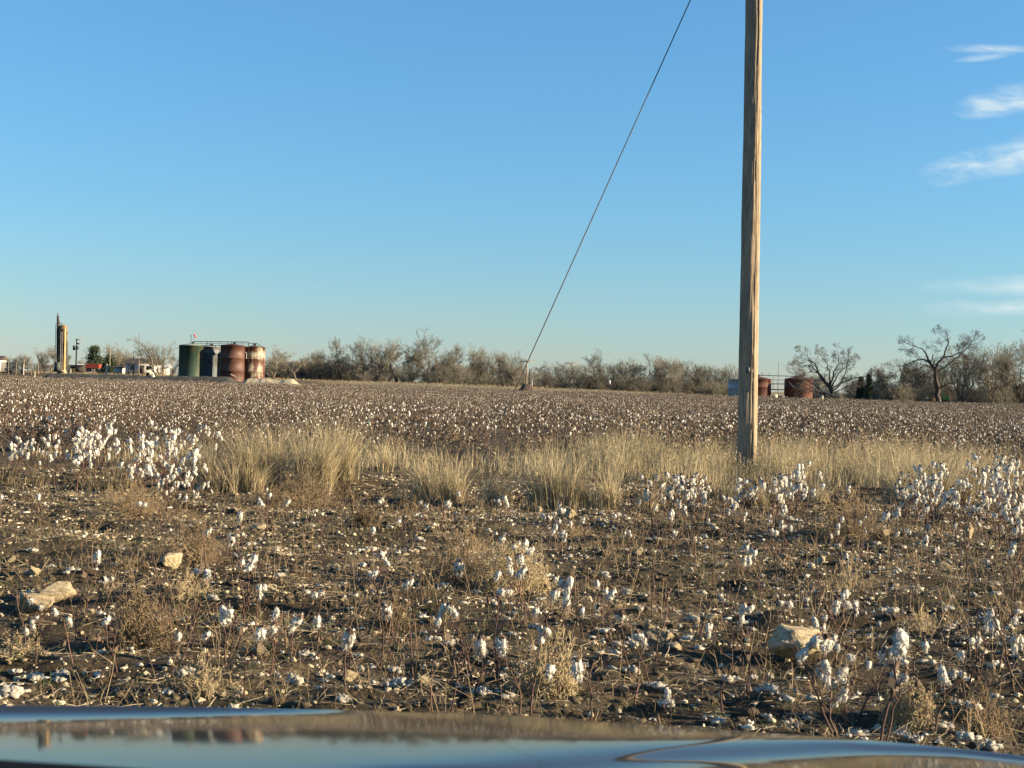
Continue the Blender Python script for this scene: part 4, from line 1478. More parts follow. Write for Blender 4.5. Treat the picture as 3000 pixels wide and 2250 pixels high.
# ------------------------------------------------------------------ the far cotton crop: thousands of plants, one mass
def crop():
    rd = np.random.default_rng(5)

    def proto(seed, nb, nleaf, nboll, boll, lod):
        r = np.random.default_rng(seed)
        m = MB()
        H = 0.52
        top = np.array((r.normal(0, 0.05), r.normal(0, 0.05), H))
        p0, p1 = [(0, 0, 0)], [top]
        ends = [top]
        for i in range(nb):
            f = r.uniform(0.15, 0.95)
            a = r.uniform(0, 6.283)
            L = r.uniform(0.12, 0.26) * (1.15 - 0.6 * f)
            s = top * f
            e = s + np.array((math.cos(a) * L, math.sin(a) * L, L * r.uniform(0.5, 1.3)))
            p0.append(s)
            p1.append(e)
            ends.append(e)
        n = len(p0)
        m.segs(np.array(p0, float), np.array(p1, float), np.full(n, 0.006 if lod < 2 else 0.010), np.full(n, 0.004 if lod < 2 else 0.008), 3, 0)
        tri = np.array([(-0.5, 0, 0), (0.5, 0, 0), (0, 0.2, 1.0)], float)
        pts = np.array([ends[r.integers(0, len(ends))] * r.uniform(0.4, 1.0) + r.normal(0, 0.04, 3) for _ in range(nleaf)])
        m.scatter(tri, [(0, 1, 2)], pts, r.uniform(0.03, 0.065, nleaf) * (1 if lod < 2 else 1.35), r.uniform(0, 6.28, nleaf), r.uniform(-1.5, 1.5, (nleaf, 2)), 2)
        bv, bf = (ICO1 if lod == 0 else OCT)
        order = r.permutation(len(ends))
        for i in range(nboll):
            e = ends[order[i % len(ends)]]
            s = boll * r.uniform(0.6, 1.25)
            el = r.uniform(1.0, 2.8)
            v = bv * (1 + 0.25 * vnoise(bv * 1.7 + seed + i))[:, None]
            m.add(v * np.array((s, s, s * el)) + e + np.array((0, 0, -0.2 * s * el)), bf, 1)
        return m

    def tris(m):
        v = np.concatenate(m.v)
        f, mi = [], []
        for a, b in zip(m.f3, m.m3):
            f.append(a)
            mi.append(b)
        for a, b in zip(m.f4, m.m4):
            f.append(a[:, [0, 1, 2]])
            f.append(a[:, [0, 2, 3]])
            mi += [b, b]
        return v, np.concatenate(f), np.concatenate(mi)

    lods = [
        (24.0, 48.0, 3.6, [tris(proto(200 + i, 11, 24, (2, 3, 4, 3, 1, 4)[i], 0.0165, 0)) for i in range(6)]),
        (48.0, 100.0, 3.2, [tris(proto(300 + i, 7, 16, (2, 3, 2, 1)[i], 0.018, 1)) for i in range(4)]),
        (100.0, 226.0, 2.0, [tris(proto(400 + i, 4, 9, (1, 3, 2, 1)[i], 0.0225, 2)) for i in range(4)]),
    ]
    mb = MB()
    for d0, d1, dens, pr in lods:
        half = 0.52
        n = int(dens * half * (d1 * d1 - d0 * d0))
        d = np.sqrt(rd.uniform(d0 * d0, d1 * d1, n))
        x = rd.uniform(-half, half, n) * d
        pts = np.stack([x, d, gz(x, d)], -1)
        # thin or weedy patches
        keep = rd.random(n) < np.clip(0.9 + 0.5 * vnoise(np.stack([x * 0.12, d * 0.12, 0 * x], -1)), 0.25, 1)
        # the crop ends in front of the bank and the tank pads
        edge = np.where(x < -30, 199.0, 224.0 - 6 * np.clip((x - 40) / 40, 0, 1))
        keep &= d < edge
        keep &= ~((d < 26.5) & (x > -2.0) & (x < 8))
        pts = pts[keep]
        n = len(pts)
        k = rd.integers(0, len(pr), n)
        h = rd.uniform(0.62, 1.15, n) * np.clip(1.0 + 0.35 * vnoise(np.stack([pts[:, 0] * 0.35, pts[:, 1] * 0.09, 0 * pts[:, 0] + 7], -1)), 0.55, 1.3)
        # a tired low fringe of plants next to the grass strip
        for j, (v, f, mi) in enumerate(pr):
            s = k == j
            sc = np.stack([h[s] * rd.uniform(0.85, 1.2, s.sum())] * 2 + [h[s]], -1)
            mb.scatter(v, f, pts[s], sc, rd.uniform(0, 6.28, s.sum()), rd.normal(0, 0.09, (s.sum(), 2)), mi)
    o = mb.build('cotton_crop', [M['field_stem'], M['lint'], M['leaf_dry']])
    tag(o, 'wide brown field of ripe cotton flecked with white bolls', 'cotton field', kind='stuff')


crop()


# ------------------------------------------------------------------ near field: rocks
def rock_mesh(seed, angular=1.0):
    r = np.random.default_rng(seed)
    bm = bmesh.new()
    n = 13
    d = r.normal(0, 1, (n, 3))
    d /= np.linalg.norm(d, axis=1, keepdims=True)
    d *= r.uniform(0.75, 1.1, (n, 1))
    for p in d:
        bm.verts.new(p)
    bmesh.ops.convex_hull(bm, input=bm.verts)
    loose = [v for v in bm.verts if not v.link_faces]
    bmesh.ops.delete(bm, geom=loose, context='VERTS')
    bmesh.ops.bevel(bm, geom=list(bm.edges), offset=0.07, segments=1, affect='EDGES', profile=0.5)
    bmesh.ops.triangulate(bm, faces=bm.faces[:])
    bmesh.ops.subdivide_edges(bm, edges=bm.edges[:], cuts=3, use_grid_fill=True)
    bmesh.ops.triangulate(bm, faces=bm.faces[:])
    bm.normal_update()
    v = np.array([x.co[:] for x in bm.verts])
    nn = np.array([x.normal[:] for x in bm.verts])
    f = np.array([[q.index for q in p.verts] for p in bm.faces])
    bm.free()
    v = v + nn * (0.05 * fbm(v * 2.6 + seed, 3) + 0.025 * fbm(v * 8 + seed, 2))[:, None]
    v[:, 2] = np.maximum(v[:, 2], -0.75)
    return v, f


ROCKS = []
for i in range(10):
    v, f = rock_mesh(500 + i)
    m = MB()
    m.add(v, f)
    ROCKS.append(m.mesh('rock', M['rock'], smooth=False))

LAND = []     # landmarks: position and the words that name them


def rock(px, py, wpx, hpx, label, short=None, k=0, rz=None, depth=0.8, cat='rock', name='rock'):
    """px, py: middle of the rock's foot"""
    g = gpt(px, py)
    s = wpx / F * g.y / 2
    h = hpx / F * g.y / 2
    o = bpy.data.objects.new(name, ROCKS[k % len(ROCKS)])
    COL.objects.link(o)
    o.location = (g.x, g.y + s * depth * 0.6, g.z + h * 0.75)
    o.rotation_euler = (0, 0, random.uniform(0, 6.28) if rz is None else rz)
    o.scale = (s * 1.3, s * depth * 1.35, h * 1.35)
    tag(o, label, cat, 'pale limestone rocks in the stony soil')
    if short:
        LAND.append((g.x, g.y, short))
    return o


rock(753, 1562, 52, 26, 'flat pale rock standing alone below the tall straw tuft', 'the flat pale rock', 0, 0.3)
rock(495, 1668, 80, 52, 'jagged pale rock half behind the twiggy dead bush', 'the jagged pale rock', 1)
rock(92, 1702, 42, 50, 'upright whitish rock behind the pair of big tan rocks', 'the upright whitish rock', 2)
rock(82, 1788, 124, 64, 'biggest tan rock of the pair near the left edge', 'the tan rock pair', 1, 2.6)
rock(165, 1768, 108, 58, 'smaller tan rock of the pair near the left edge, split face', None, 0, 1.3)
rock(193, 2052, 48, 32, 'pale pitted rock lying close to the hood on the left', 'the pitted pale rock', 5)
rock(763, 1926, 48, 36, 'broken tan rock leaning on dark soil left of centre', 'the broken tan rock', 6)
rock(263, 1806, 30, 18, 'small cream rock just right of the tan rock pair', None, 7)
rock(788, 1724, 42, 26, 'grey wedge-shaped rock above the broken tan rock', 'the grey wedge rock', 8)
rock(602, 1726, 28, 30, 'rounded cream rock left of the grey wedge rock', None, 9)
rock(632, 1834, 52, 36, 'grey brown lumpy rock beside the russet dead bush', None, 1)
rock(786, 1760, 46, 18, 'thin cream slab just below the grey wedge rock', None, 2)
rock(1020, 1990, 50, 28, 'cream rock with a shaded left face near the hood, left of centre', 'the shaded cream rock', 6)
rock(1250, 2020, 66, 36, 'grey rock half buried near the hood at the centre', 'the half buried grey rock', 4)
rock(1393, 1942, 30, 26, 'bright cream stone at the foot of a fluffy cotton stalk', None, 7)
rock(1903, 1850, 38, 32, 'pointed tan rock behind the wide flat slab', None, 8)
rock(1936, 1888, 100, 46, 'wide flat tan slab right of centre', 'the wide flat slab', 3, 0.1)
rock(1980, 1902, 48, 20, 'low cream rock touching the wide flat slab', None, 5)
rock(2348, 1940, 150, 112, 'big cracked tan boulder, largest rock in the field', 'the big tan boulder', 1, 0.5, 0.9)
rock(2402, 1652, 52, 34, 'tan rock with a sunlit flat top below the right cotton clump', 'the sunlit tan rock', 9)
rock(2764, 1658, 46, 40, 'bright cream rock under the right-hand cotton clump', 'the bright cream rock', 0)
rock(2112, 1668, 50, 32, 'rounded pale rock beneath the wooden pole', 'the rounded pale rock', 2)
rock(2086, 1818, 58, 20, 'long low cream rock left of the big tan boulder', None, 4)
rock(2110, 2030, 26, 18, 'lone small cream stone near the hood, right of centre', None, 7)
rock(2462, 1657, 36, 20, 'small pale rock just right of the sunlit tan rock', None, 8)
rock(1662, 1518, 58, 34, 'two-toned tan rock in front of the short straw tuft', 'the two-toned rock', 3)
rock(1577, 1507, 26, 20, 'small cream rock left of the two-toned rock', None, 1)
rock(2838, 1584, 42, 50, 'tall cream rock among the right-hand cotton', 'the tall cream rock', 6)
rock(2595, 1574, 30, 32, 'cream rock at the right foot of the brown bush', None, 2)
rock(1695, 1580, 24, 18, 'little tan rock below the two-toned rock', None, 5)
rock(1870, 1630, 36, 22, 'dull tan rock left of the rounded pale rock', None, 9)
rock(1480, 1912, 24, 18, 'tiny cream rock right of the bright cream stone', None, 0)
rock(1290, 1795, 24, 16, 'small grey rock below the double tumbleweed', None, 4)
rock(1180, 1802, 22, 18, 'small tan rock left below the double tumbleweed', None, 6)
rock(2600, 1795, 44, 18, 'small cream slab right of the big tan boulder', None, 2)
rock(2880, 1925, 48, 18, 'pale flat stone near the right edge', None, 3)
rock(2300, 1640, 34, 22, 'pale rock between the rounded pale and the sunlit tan rock', None, 7)
rock(820, 1638, 30, 22, 'small tan rock left of the double tumbleweed', None, 8)
rock(905, 1560, 24, 14, 'small cream rock right of the flat pale rock', None, 5)
rock(1830, 2030, 34, 22, 'cream crumbly rock near the hood right of the straw-coloured bush', None, 1)
rock(30, 1640, 34, 22, 'cream rock at the left edge above the upright whitish rock', None, 9)
rock(330, 1930, 30, 16, 'small tan rock below the russet dead bush', None, 0)
rock(980, 1690, 26, 16, 'small cream rock well left of the double tumbleweed', None, 3)


# ------------------------------------------------------------------ near field: dead bushes, tumbleweeds
def bush_arrays(seed, n, levels, wob, ball):
    rd = random.Random(seed)
    segs = []

    def rnd():
        return Vector((rd.gauss(0, 1), rd.gauss(0, 1), rd.gauss(0, 1)))

    def tw(p, d, L, r, lv):
        k = 3
        for i in range(k):
            d = (d + rnd() * wob).normalized()
            if ball and p.length > 0.9:
                d = (d - p.normalized() * 0.5).normalized()
            if p.z < 0.03 and d.z < 0:
                d.z = abs(d.z)
            q = p + d * (L / k)
            r2 = max(r * 0.86, 0.0045)
            segs.append((p, q, r, r2))
            p, r = q, r2
            if lv > 0 and rd.random() < 0.75:
                tw(p, (d + rnd() * 0.7).normalized(), L * 0.62, r * 0.75, lv - 1)
        if lv > 0:
            tw(p, (d + rnd() * 0.5).normalized(), L * 0.7, r * 0.8, lv - 1)
    for i in range(n):
        a = rd.random() * 6.283
        e = rd.uniform(0.05, 1.0)
        d = Vector((math.cos(a) * (1.1 - 0.6 * e), math.sin(a) * (1.1 - 0.6 * e), e)).normalized()
        tw(Vector((rd.gauss(0, 0.06), rd.gauss(0, 0.06), 0.0)), d, 0.62, 0.012, levels)
    return seg_arrays(segs)


BUSH = []
for sd, n, lv, wob, ball in ((1, 38, 3, 0.24, False), (2, 42, 3, 0.36, True), (3, 28, 3, 0.30, False), (4, 15, 3, 0.24, False)):
    a = bush_arrays(sd, n, lv, wob, ball)
    sc = np.percentile(np.abs(a[1][:, 0]), 97)
    sz = np.percentile(a[1][:, 2], 98)
    BUSH.append((a, sc, sz))


def bush(px, py, wpx, hpx, k, label, mat, short=None, thick=1.0):
    g = gpt(px, py)
    (p0, p1, r0, r1), sc, sz = BUSH[k]
    W_, H_ = wpx / F * g.y / 2, hpx / F * g.y
    t = thing('dead_bush', label, 'bush', (g.x, g.y, g.z - 0.01), 0, 'dead bushes and tumbleweeds in the stony soil')
    s = np.array((W_ / sc, W_ / sc, H_ / sz))
    a = random.uniform(0, 6.28)
    c_, s_ = math.cos(a), math.sin(a)
    rot = lambda p: np.stack([p[:, 0] * c_ - p[:, 1] * s_, p[:, 0] * s_ + p[:, 1] * c_, p[:, 2]], -1)
    th = thick * (0.185 if k < 3 else 0.12)
    big = r0 > 0.0095
    m = MB()
    m.segs(rot(p0[~big]) * s, rot(p1[~big]) * s, r0[~big] * th + 0.0008, r1[~big] * th + 0.0008, 3)
    m.build('twigs', mat, t)
    m = MB()
    m.segs(rot(p0[big]) * s, rot(p1[big]) * s, r0[big] * th * 1.7, r1[big] * th * 1.7, 4)
    m.build('stems', mat, t)
    if short:
        LAND.append((g.x, g.y, short))
    return t


tb, tp = M['tumble'], M['tumble_pale']
bush(1350, 1722, 200, 150, 0, 'larger dark half of the double tumbleweed at the centre of the field', tb, 'the double tumbleweed')
bush(1490, 1742, 210, 145, 1, 'paler right half of the double tumbleweed at the centre of the field', tp)
bush(565, 1650, 180, 115, 0, 'twiggy dead bush above the jagged pale rock', tb, 'the twiggy dead bush')
bush(415, 1892, 190, 150, 0, 'russet bushy dead weed right below the tan rock pair', tb, 'the russet dead bush')
bush(1610, 2030, 190, 165, 2, 'straw-coloured dead bush near the hood right of centre', tp, 'the straw-coloured bush')
bush(2668, 2130, 140, 130, 1, 'round pale tumbleweed near the hood at the right', tp, 'the round pale tumbleweed')
bush(880, 1488, 230, 105, 0, 'wide dull brown bush under the tall straw tuft', tb, 'the wide dull brown bush')
bush(2490, 1575, 210, 120, 0, 'dense brown bush among the right-hand cotton clumps', tb, 'the dense brown bush')
bush(385, 1512, 170, 95, 2, 'low brushy weed below the left cotton clumps', tb, 'the low brushy weed')
bush(1068, 1548, 80, 70, 2, 'small sparse dead bush left of the middle straw tuft', tb, 'the small sparse bush')
bush(545, 1752, 160, 80, 3, 'spindly dead weed below the jagged pale rock', tp)
bush(1150, 1830, 110, 100, 3, 'upright reddish dead weed between two cotton stalks left of centre', tb, 'the upright reddish weed')
bush(2490, 1740, 100, 100, 3, 'tangle of pale twigs above the big tan boulder', tp, 'the pale twig tangle')
bush(2700, 1850, 110, 70, 3, 'loose pale twigs right of the big tan boulder', tp)
bush(580, 2030, 180, 110, 3, 'scattered pale twig pile close to the hood on the left', tp, 'the pale twig pile')
bush(2880, 2130, 130, 130, 3, 'single forked dead weed near the right edge by the hood', tb, 'the forked dead weed')
bush(395, 1665, 70, 60, 3, 'little tan weed left of the jagged pale rock', tb)
bush(1605, 1795, 140, 50, 3, 'flat mat of pale twigs right below the double tumbleweed', tp)
bush(60, 1930, 130, 80, 3, 'sprawling pale twigs at the left edge above the hood', tp)
bush(2405, 1292, 80, 62, 0, 'dark weedy bush standing out in the cotton right of the pole', tb)
bush(1012, 1172, 70, 26, 0, 'dark weed patch far out in the cotton, left one of two', tb)
bush(1085, 1174, 60, 26, 0, 'dark weed patch far out in the cotton, right one of two', tb)
bush(1850, 1215, 70, 22, 0, 'flat dark weed far out in the cotton left of the pole', tb)
bush(690, 1262, 60, 40, 2, 'brown weed sticking out of the cotton above the tall tuft', tb)
bush(1340, 1290, 90, 46, 2, 'tan weed at the near edge of the cotton by the guy wire', tb)
bush(115, 1250, 80, 50, 2, 'tan weed in the cotton near the left edge', tb)
bush(1690, 1560, 90, 40, 2, 'low brown weed by the two-toned rock', tb)


# ------------------------------------------------------------------ grass
def blades(mb, pts, h, lean, width, rd, seg=3, mi=0):
    """many curved grass blades: pts (N,3), h (N,), lean (N,2) at the tip"""
    N = len(pts)
    t = np.linspace(0, 1, seg + 1)
    a = rd.uniform(0, math.pi, N)
    sx, sy = np.cos(a) * width, np.sin(a) * width
    rows = []
    for tt in t:
        c = pts + np.stack([lean[:, 0] * tt ** 1.8, lean[:, 1] * tt ** 1.8, h * tt * (1 - 0.08 * tt)], -1)
        wd = (1 - tt * 0.85)
        rows.append(c + np.stack([sx * wd, sy * wd, 0 * sx], -1))
        rows.append(c - np.stack([sx * wd, sy * wd, 0 * sx], -1))
    v = np.stack(rows, 1)
    q = np.array([(2 * i, 2 * i + 1, 2 * i + 3, 2 * i + 2) for i in range(seg)])
    f = (np.arange(N) * 2 * (seg + 1))[:, None, None] + q[None]
    mb.add(v.reshape(-1, 3), f.reshape(-1, 4), mi)


def tuft(px, py, wpx, hpx, n, label, short=None, mat='grass', splay=0.5, dull=0.35):
    rd = np.random.default_rng(int(px * 7 + py))
    g = gpt(px, py)
    W_, H_ = wpx / F * g.y / 2, hpx / F * g.y
    t = thing('grass_tuft', label, 'grass tuft', g, 0, 'dry straw tufts of the grass strip')
    # several stools inside the tuft
    k = max(3, int(W_ / 0.14))
    cx = (np.linspace(-0.88, 0.88, k) + rd.normal(0, 0.4 / k, k)) * W_
    cy = rd.normal(0, 0.22, k) * min(W_, 0.5)
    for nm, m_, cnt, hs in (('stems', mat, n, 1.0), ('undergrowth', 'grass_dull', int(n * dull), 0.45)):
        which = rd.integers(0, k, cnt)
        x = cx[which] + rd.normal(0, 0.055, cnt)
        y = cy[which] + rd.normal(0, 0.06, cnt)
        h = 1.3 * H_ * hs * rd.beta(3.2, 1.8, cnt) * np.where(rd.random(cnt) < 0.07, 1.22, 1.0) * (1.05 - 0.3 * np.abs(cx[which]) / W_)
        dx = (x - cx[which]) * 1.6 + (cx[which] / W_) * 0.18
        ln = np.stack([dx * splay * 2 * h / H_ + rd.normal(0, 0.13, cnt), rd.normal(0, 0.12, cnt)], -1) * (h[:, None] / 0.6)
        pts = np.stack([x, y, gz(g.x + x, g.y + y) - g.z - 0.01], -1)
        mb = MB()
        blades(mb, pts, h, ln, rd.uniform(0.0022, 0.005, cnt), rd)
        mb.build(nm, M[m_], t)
    if short:
        LAND.append((g.x, g.y, short))
    return t


tuft(800, 1438, 370, 178, 2500, 'tallest straw tuft, broad and feathery, left of the guy wire', 'the tall straw tuft', splay=0.5)
tuft(955, 1425, 150, 190, 1000, 'slender straw tuft at the right shoulder of the tallest one', None, splay=0.35)
tuft(690, 1445, 120, 120, 420, 'short dull straw tuft at the left shoulder of the tallest one', None, splay=0.7)
tuft(1330, 1482, 230, 125, 1300, 'middle straw tuft with splayed blades below the foot of the guy wire', 'the middle straw tuft', splay=0.8)
tuft(1215, 1462, 50, 95, 110, 'few slanting pale blades left of the middle straw tuft', None, splay=0.9, dull=0.1)
tuft(1625, 1480, 105, 190, 620, 'narrow golden tuft with upright stalks right of the guy wire', 'the golden tuft', splay=0.45)
tuft(1800, 1490, 170, 115, 850, 'short straw tuft right of the narrow golden one', 'the short straw tuft', splay=0.6)
tuft(1130, 1385, 220, 95, 520, 'low pale tuft right behind the tallest straw tuft', None, splay=0.5)
tuft(2740, 1475, 200, 165, 750, 'right end tuft with fanned tall blades', 'the fanned right end tuft', splay=0.9)
tuft(2070, 1470, 160, 90, 420, 'low straw tuft in front of the wooden pole', None, splay=0.6)
tuft(2290, 1472, 170, 95, 420, 'low straw tuft a step right of the wooden pole', None, splay=0.6)
tuft(40, 1420, 150, 70, 300, 'dull low tuft at the left edge by the cotton clump', None, 'grass_dull', 0.6)
tuft(330, 1430, 120, 70, 220, 'dull low tuft between the two left cotton clumps', None, 'grass_dull', 0.6)


def grass_band():
    rd = np.random.default_rng(21)
    mb = MB()
    # x range, depth range, blades per square metre, height
    zones = [(0.9, 8.6, 20.4, 26.2, 470, 0.28, 0.62), (1.3, 7.6, 18.8, 22.3, 420, 0.26, 0.56), (-6.5, -1.5, 20.5, 24.8, 110, 0.10, 0.32), (-9.5, -5, 21, 24, 60, 0.08, 0.25), (-3.6, 1.5, 20.2, 25.0, 140, 0.14, 0.44)]
    for x0, x1, y0, y1, dens, h0, h1 in zones:
        n = int((x1 - x0) * (y1 - y0) * dens)
        x, y = rd.uniform(x0, x1, n), rd.uniform(y0, y1, n)
        cl = vnoise(np.stack([x * 1.6, y * 1.6, 0 * x + 3], -1)) + 0.4 * vnoise(np.stack([x * 5, y * 5, 0 * x], -1))
        edge = fade(x0, x0 + 0.8, x) * (1 - fade(x1 - 0.8, x1, x)) * fade(y0, y0 + 0.7, y + 0.5 * cl)
        keep = rd.random(n) < np.clip(0.45 + 0.75 * cl, 0.02, 1) * edge
        x, y, cl = x[keep], y[keep], cl[keep]
        n = len(x)
        h = rd.uniform(h0, h1, n) * np.clip(0.85 + 0.45 * cl, 0.4, 1.35)
        h = h * (1 - 0.5 * np.exp(-((x - pb.x * y / POLE_D) / 0.28) ** 2) * (y < POLE_D))
        h = h * np.where(rd.random(n) < 0.06, 1.3, 1.0)
        ln = np.stack([rd.normal(0.03, 0.15, n), rd.normal(0, 0.12, n)], -1) * h[:, None] * 1.3
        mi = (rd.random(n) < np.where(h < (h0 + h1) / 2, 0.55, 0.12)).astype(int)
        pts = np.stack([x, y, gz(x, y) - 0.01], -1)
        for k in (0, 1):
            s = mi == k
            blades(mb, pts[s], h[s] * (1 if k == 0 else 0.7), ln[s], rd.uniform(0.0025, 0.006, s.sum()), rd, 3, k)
        # bent and broken stems, and stems that carry a seed head
        s = rd.random(n) < 0.10
        k_ = int(s.sum())
        top = pts[s] + np.stack([ln[s, 0], ln[s, 1], h[s] * 1.08], -1)
        dirn = rd.uniform(-1, 1, k_)
        mb.segs(pts[s], top, np.full(k_, 0.0022), np.full(k_, 0.0014), 3, 1)
        tip = top + np.stack([dirn * 0.09, rd.normal(0, 0.03, k_), rd.uniform(-0.08, 0.07, k_)], -1)
        mb.segs(top, tip, np.full(k_, 0.0065), np.full(k_, 0.002), 3, 0)
        s = rd.random(n) < 0.07
        k_ = int(s.sum())
        kn = pts[s] + np.stack([ln[s, 0] * 0.5, ln[s, 1] * 0.5, h[s] * 0.55], -1)
        en = kn + np.stack([rd.choice([-1, 1], k_) * rd.uniform(0.12, 0.35, k_), rd.normal(0, 0.1, k_), rd.uniform(-0.2, 0.12, k_)], -1)
        mb.segs(pts[s], kn, np.full(k_, 0.003), np.full(k_, 0.0025), 3, 0)
        mb.segs(kn, en, np.full(k_, 0.0025), np.full(k_, 0.0012), 3, 0)
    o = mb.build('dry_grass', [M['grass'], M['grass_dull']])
    tag(o, 'strip of tall dry straw grass along the near edge of the cotton', 'grass', kind='stuff')


grass_band()


# ------------------------------------------------------------------ near field: cotton plants
def boll_mesh(seed, parts):
    """a fluff of lint, several lobes run together, with the dry bur it hangs from"""
    r = np.random.default_rng(seed)
    m = MB()
    z = 0.0
    for i in range(parts):
        nl = 4 if i == 0 else r.integers(2, 4)
        a0 = r.uniform(0, 6.28)
        cxy = r.normal(0, 0.22 if i else 0.05, 2)
        for j in range(nl):
            v, f = ICO2
            a = a0 + j * 6.283 / nl + r.uniform(-0.3, 0.3)
            k = 1 + 0.42 * fbm(v * 1.8 + seed * 3.1 + 9 * i + 4 * j, 2) + 0.50 * fbm(v * 3.4 + seed + j, 3)
            s = np.array((0.52, 0.52, 0.88)) * r.uniform(0.6, 1.25) * (1.0 if i == 0 else 0.9)
            out = r.uniform(0.28, 0.6)
            off = np.array((cxy[0] + math.cos(a) * out, cxy[1] + math.sin(a) * out, z - r.uniform(0.0, 0.8)))
            m.add(v * k[:, None] * s + off, f, 0)
        z -= r.uniform(1.0, 1.4)
    # loose fibres that soften the outline
    base = np.concatenate(m.v)
    idx = r.integers(0, len(base), 240)
    c0 = base.mean(0)
    for q in base[idx]:
        d = (q - c0) / (np.linalg.norm(q - c0) + 1e-6) + r.normal(0, 0.5, 3)
        L = r.uniform(0.15, 0.75)
        wv = r.normal(0, 0.035, 3)
        m.add([q - wv, q + wv, q + d * L + np.array((0, 0, -0.25 * L))], [(0, 1, 2)], 0)
    # bur: five dry valves
    for j in range(5):
        a = j * 1.2566 + r.uniform(-0.2, 0.2)
        c, s_ = math.cos(a), math.sin(a)
        prof = [(0.1, 1.15), (0.75, 0.95), (1.15, 0.55)]
        v = []
        for rr, zz in prof:
            wv = 0.32 if rr < 1 else 0.05
            v += [(c * rr - s_ * wv, s_ * rr + c * wv, zz), (c * rr + s_ * wv, s_ * rr - c * wv, zz)]
        m.add(v, [(0, 1, 3, 2), (2, 3, 5, 4)], 1)
    return m.mesh('boll', [M['lint'], M['bur']])


BOLLS = [boll_mesh(600 + i, 1) for i in range(5)] + [boll_mesh(620 + i, 2) for i in range(4)] + [boll_mesh(640 + i, 3) for i in range(3)] + [boll_mesh(660, 4)]


def stalk_proto(seed, H, nbr, forked=False, nbur=2, lean=0.05):
    """bare stem with stubby branches; returns mesh and branch tips"""
    r = np.random.default_rng(seed)
    m = MB()
    n = 7
    zig = np.cumsum(r.normal(0, 0.012, (n, 2)), 0) * (H / 0.35)
    zig -= zig[0]
    lx, ly = r.normal(0, lean), r.normal(0, lean)
    z = np.linspace(0, H, n)
    stem = np.stack([zig[:, 0] + lx * z / H * 2 * H, zig[:, 1] + ly * z / H * 2 * H, z], -1)
    stem[0, 2] = -0.04
    m.tube(stem, np.linspace(0.0056, 0.0026, n) * (0.8 + 0.5 * H), 5, 0)
    tips = [(stem[-1], 1.0)]
    for i in range(nbr):
        f = 0.3 + 0.65 * (i + r.uniform(0, 1)) / nbr
        s = np.array([np.interp(f, np.linspace(0, 1, n), stem[:, k]) for k in range(3)])
        a = i * 2.4 + r.uniform(-0.6, 0.6)
        L = H * r.uniform(0.18, 0.42) * (1.25 - 0.7 * f)
        if forked and i == 0:
            L = H * 0.6
        e1 = s + np.array((math.cos(a) * L * 0.5, math.sin(a) * L * 0.5, L * r.uniform(0.25, 0.55)))
        e2 = e1 + np.array((math.cos(a + 0.3) * L * 0.4, math.sin(a + 0.3) * L * 0.4, L * r.uniform(0.2, 0.6)))
        m.tube([s, e1, e2], [0.0030, 0.0022, 0.0015], 4, 0)
        tips.append((e2, f))
        if r.random() < 0.6:
            e3 = e1 + np.array((math.cos(a - 0.9) * L * 0.3, math.sin(a - 0.9) * L * 0.3, L * r.uniform(0.1, 0.5)))
            m.tube([e1, e3], [0.0017, 0.0011], 3, 0)
            tips.append((e3, f))
    for i in range(nbur):
        e = tips[r.integers(0, len(tips))][0]
        v, f = ICO1
        k = 1 + 0.35 * vnoise(v * 2.1 + seed + i)
        m.add(v * k[:, None] * np.array((0.011, 0.011, 0.014)) + e, f, 1)
    for i in range(r.integers(0, 4)):
        e = tips[r.integers(0, len(tips))][0] * np.array((1, 1, r.uniform(0.6, 1)))
        tri = np.array([(0, 0, 0), (0.02, 0.006, -0.012), (0.012, -0.012, -0.035), (-0.006, -0.006, -0.028)]) * r.uniform(0.7, 1.4)
        a = r.uniform(0, 6.28)
        tri = np.stack([tri[:, 0] * math.cos(a) - tri[:, 1] * math.sin(a), tri[:, 0] * math.sin(a) + tri[:, 1] * math.cos(a), tri[:, 2]], -1)
        m.add(tri + e, [(0, 1, 2, 3)], 2)
    return m.mesh('stalk', [M['stalk'], M['bur'], M['leaf_dry']]), tips


# form words, height, branches, bolls (which kinds), fork
FORMS = [
    ('bare cotton stalk', 0.36, 3, [], False),
    ('bare cotton stalk', 0.30, 2, [], False),
    ('bare cotton stalk', 0.44, 4, [], False),
    ('forked bare cotton stalk', 0.36, 3, [], True),
    ('forked bare cotton stalk', 0.30, 4, [], True),
    ('cotton stalk with one white boll', 0.30, 3, [5], False),
    ('cotton stalk with one white boll', 0.38, 3, [5], False),
    ('cotton stalk with one white boll', 0.26, 2, [6], False),
    ('cotton stalk with two white bolls', 0.34, 4, [2, 6], False),
    ('cotton stalk with two white bolls', 0.28, 3, [3, 0], False),
    ('cotton plant with three white bolls', 0.38, 5, [4, 6, 1], False),
    ('cotton plant with trailing tuft', 0.34, 4, [9, 2], False),
    ('cotton plant with trailing tuft', 0.40, 4, [12, 5], True),
    ('cotton plant loaded with bolls', 0.46, 7, [5, 6, 2, 9, 0, 3], False),
    ('cotton plant loaded with bolls', 0.52, 8, [9, 5, 7, 1, 10, 4, 8], True),
    ('cotton plant draped in lint', 0.58, 9, [12, 9, 10, 11, 7, 5, 8, 6, 2], True),
    ('cotton plant draped in lint', 0.50, 8, [9, 11, 12, 6, 7, 5, 3], False),
]
FP = []
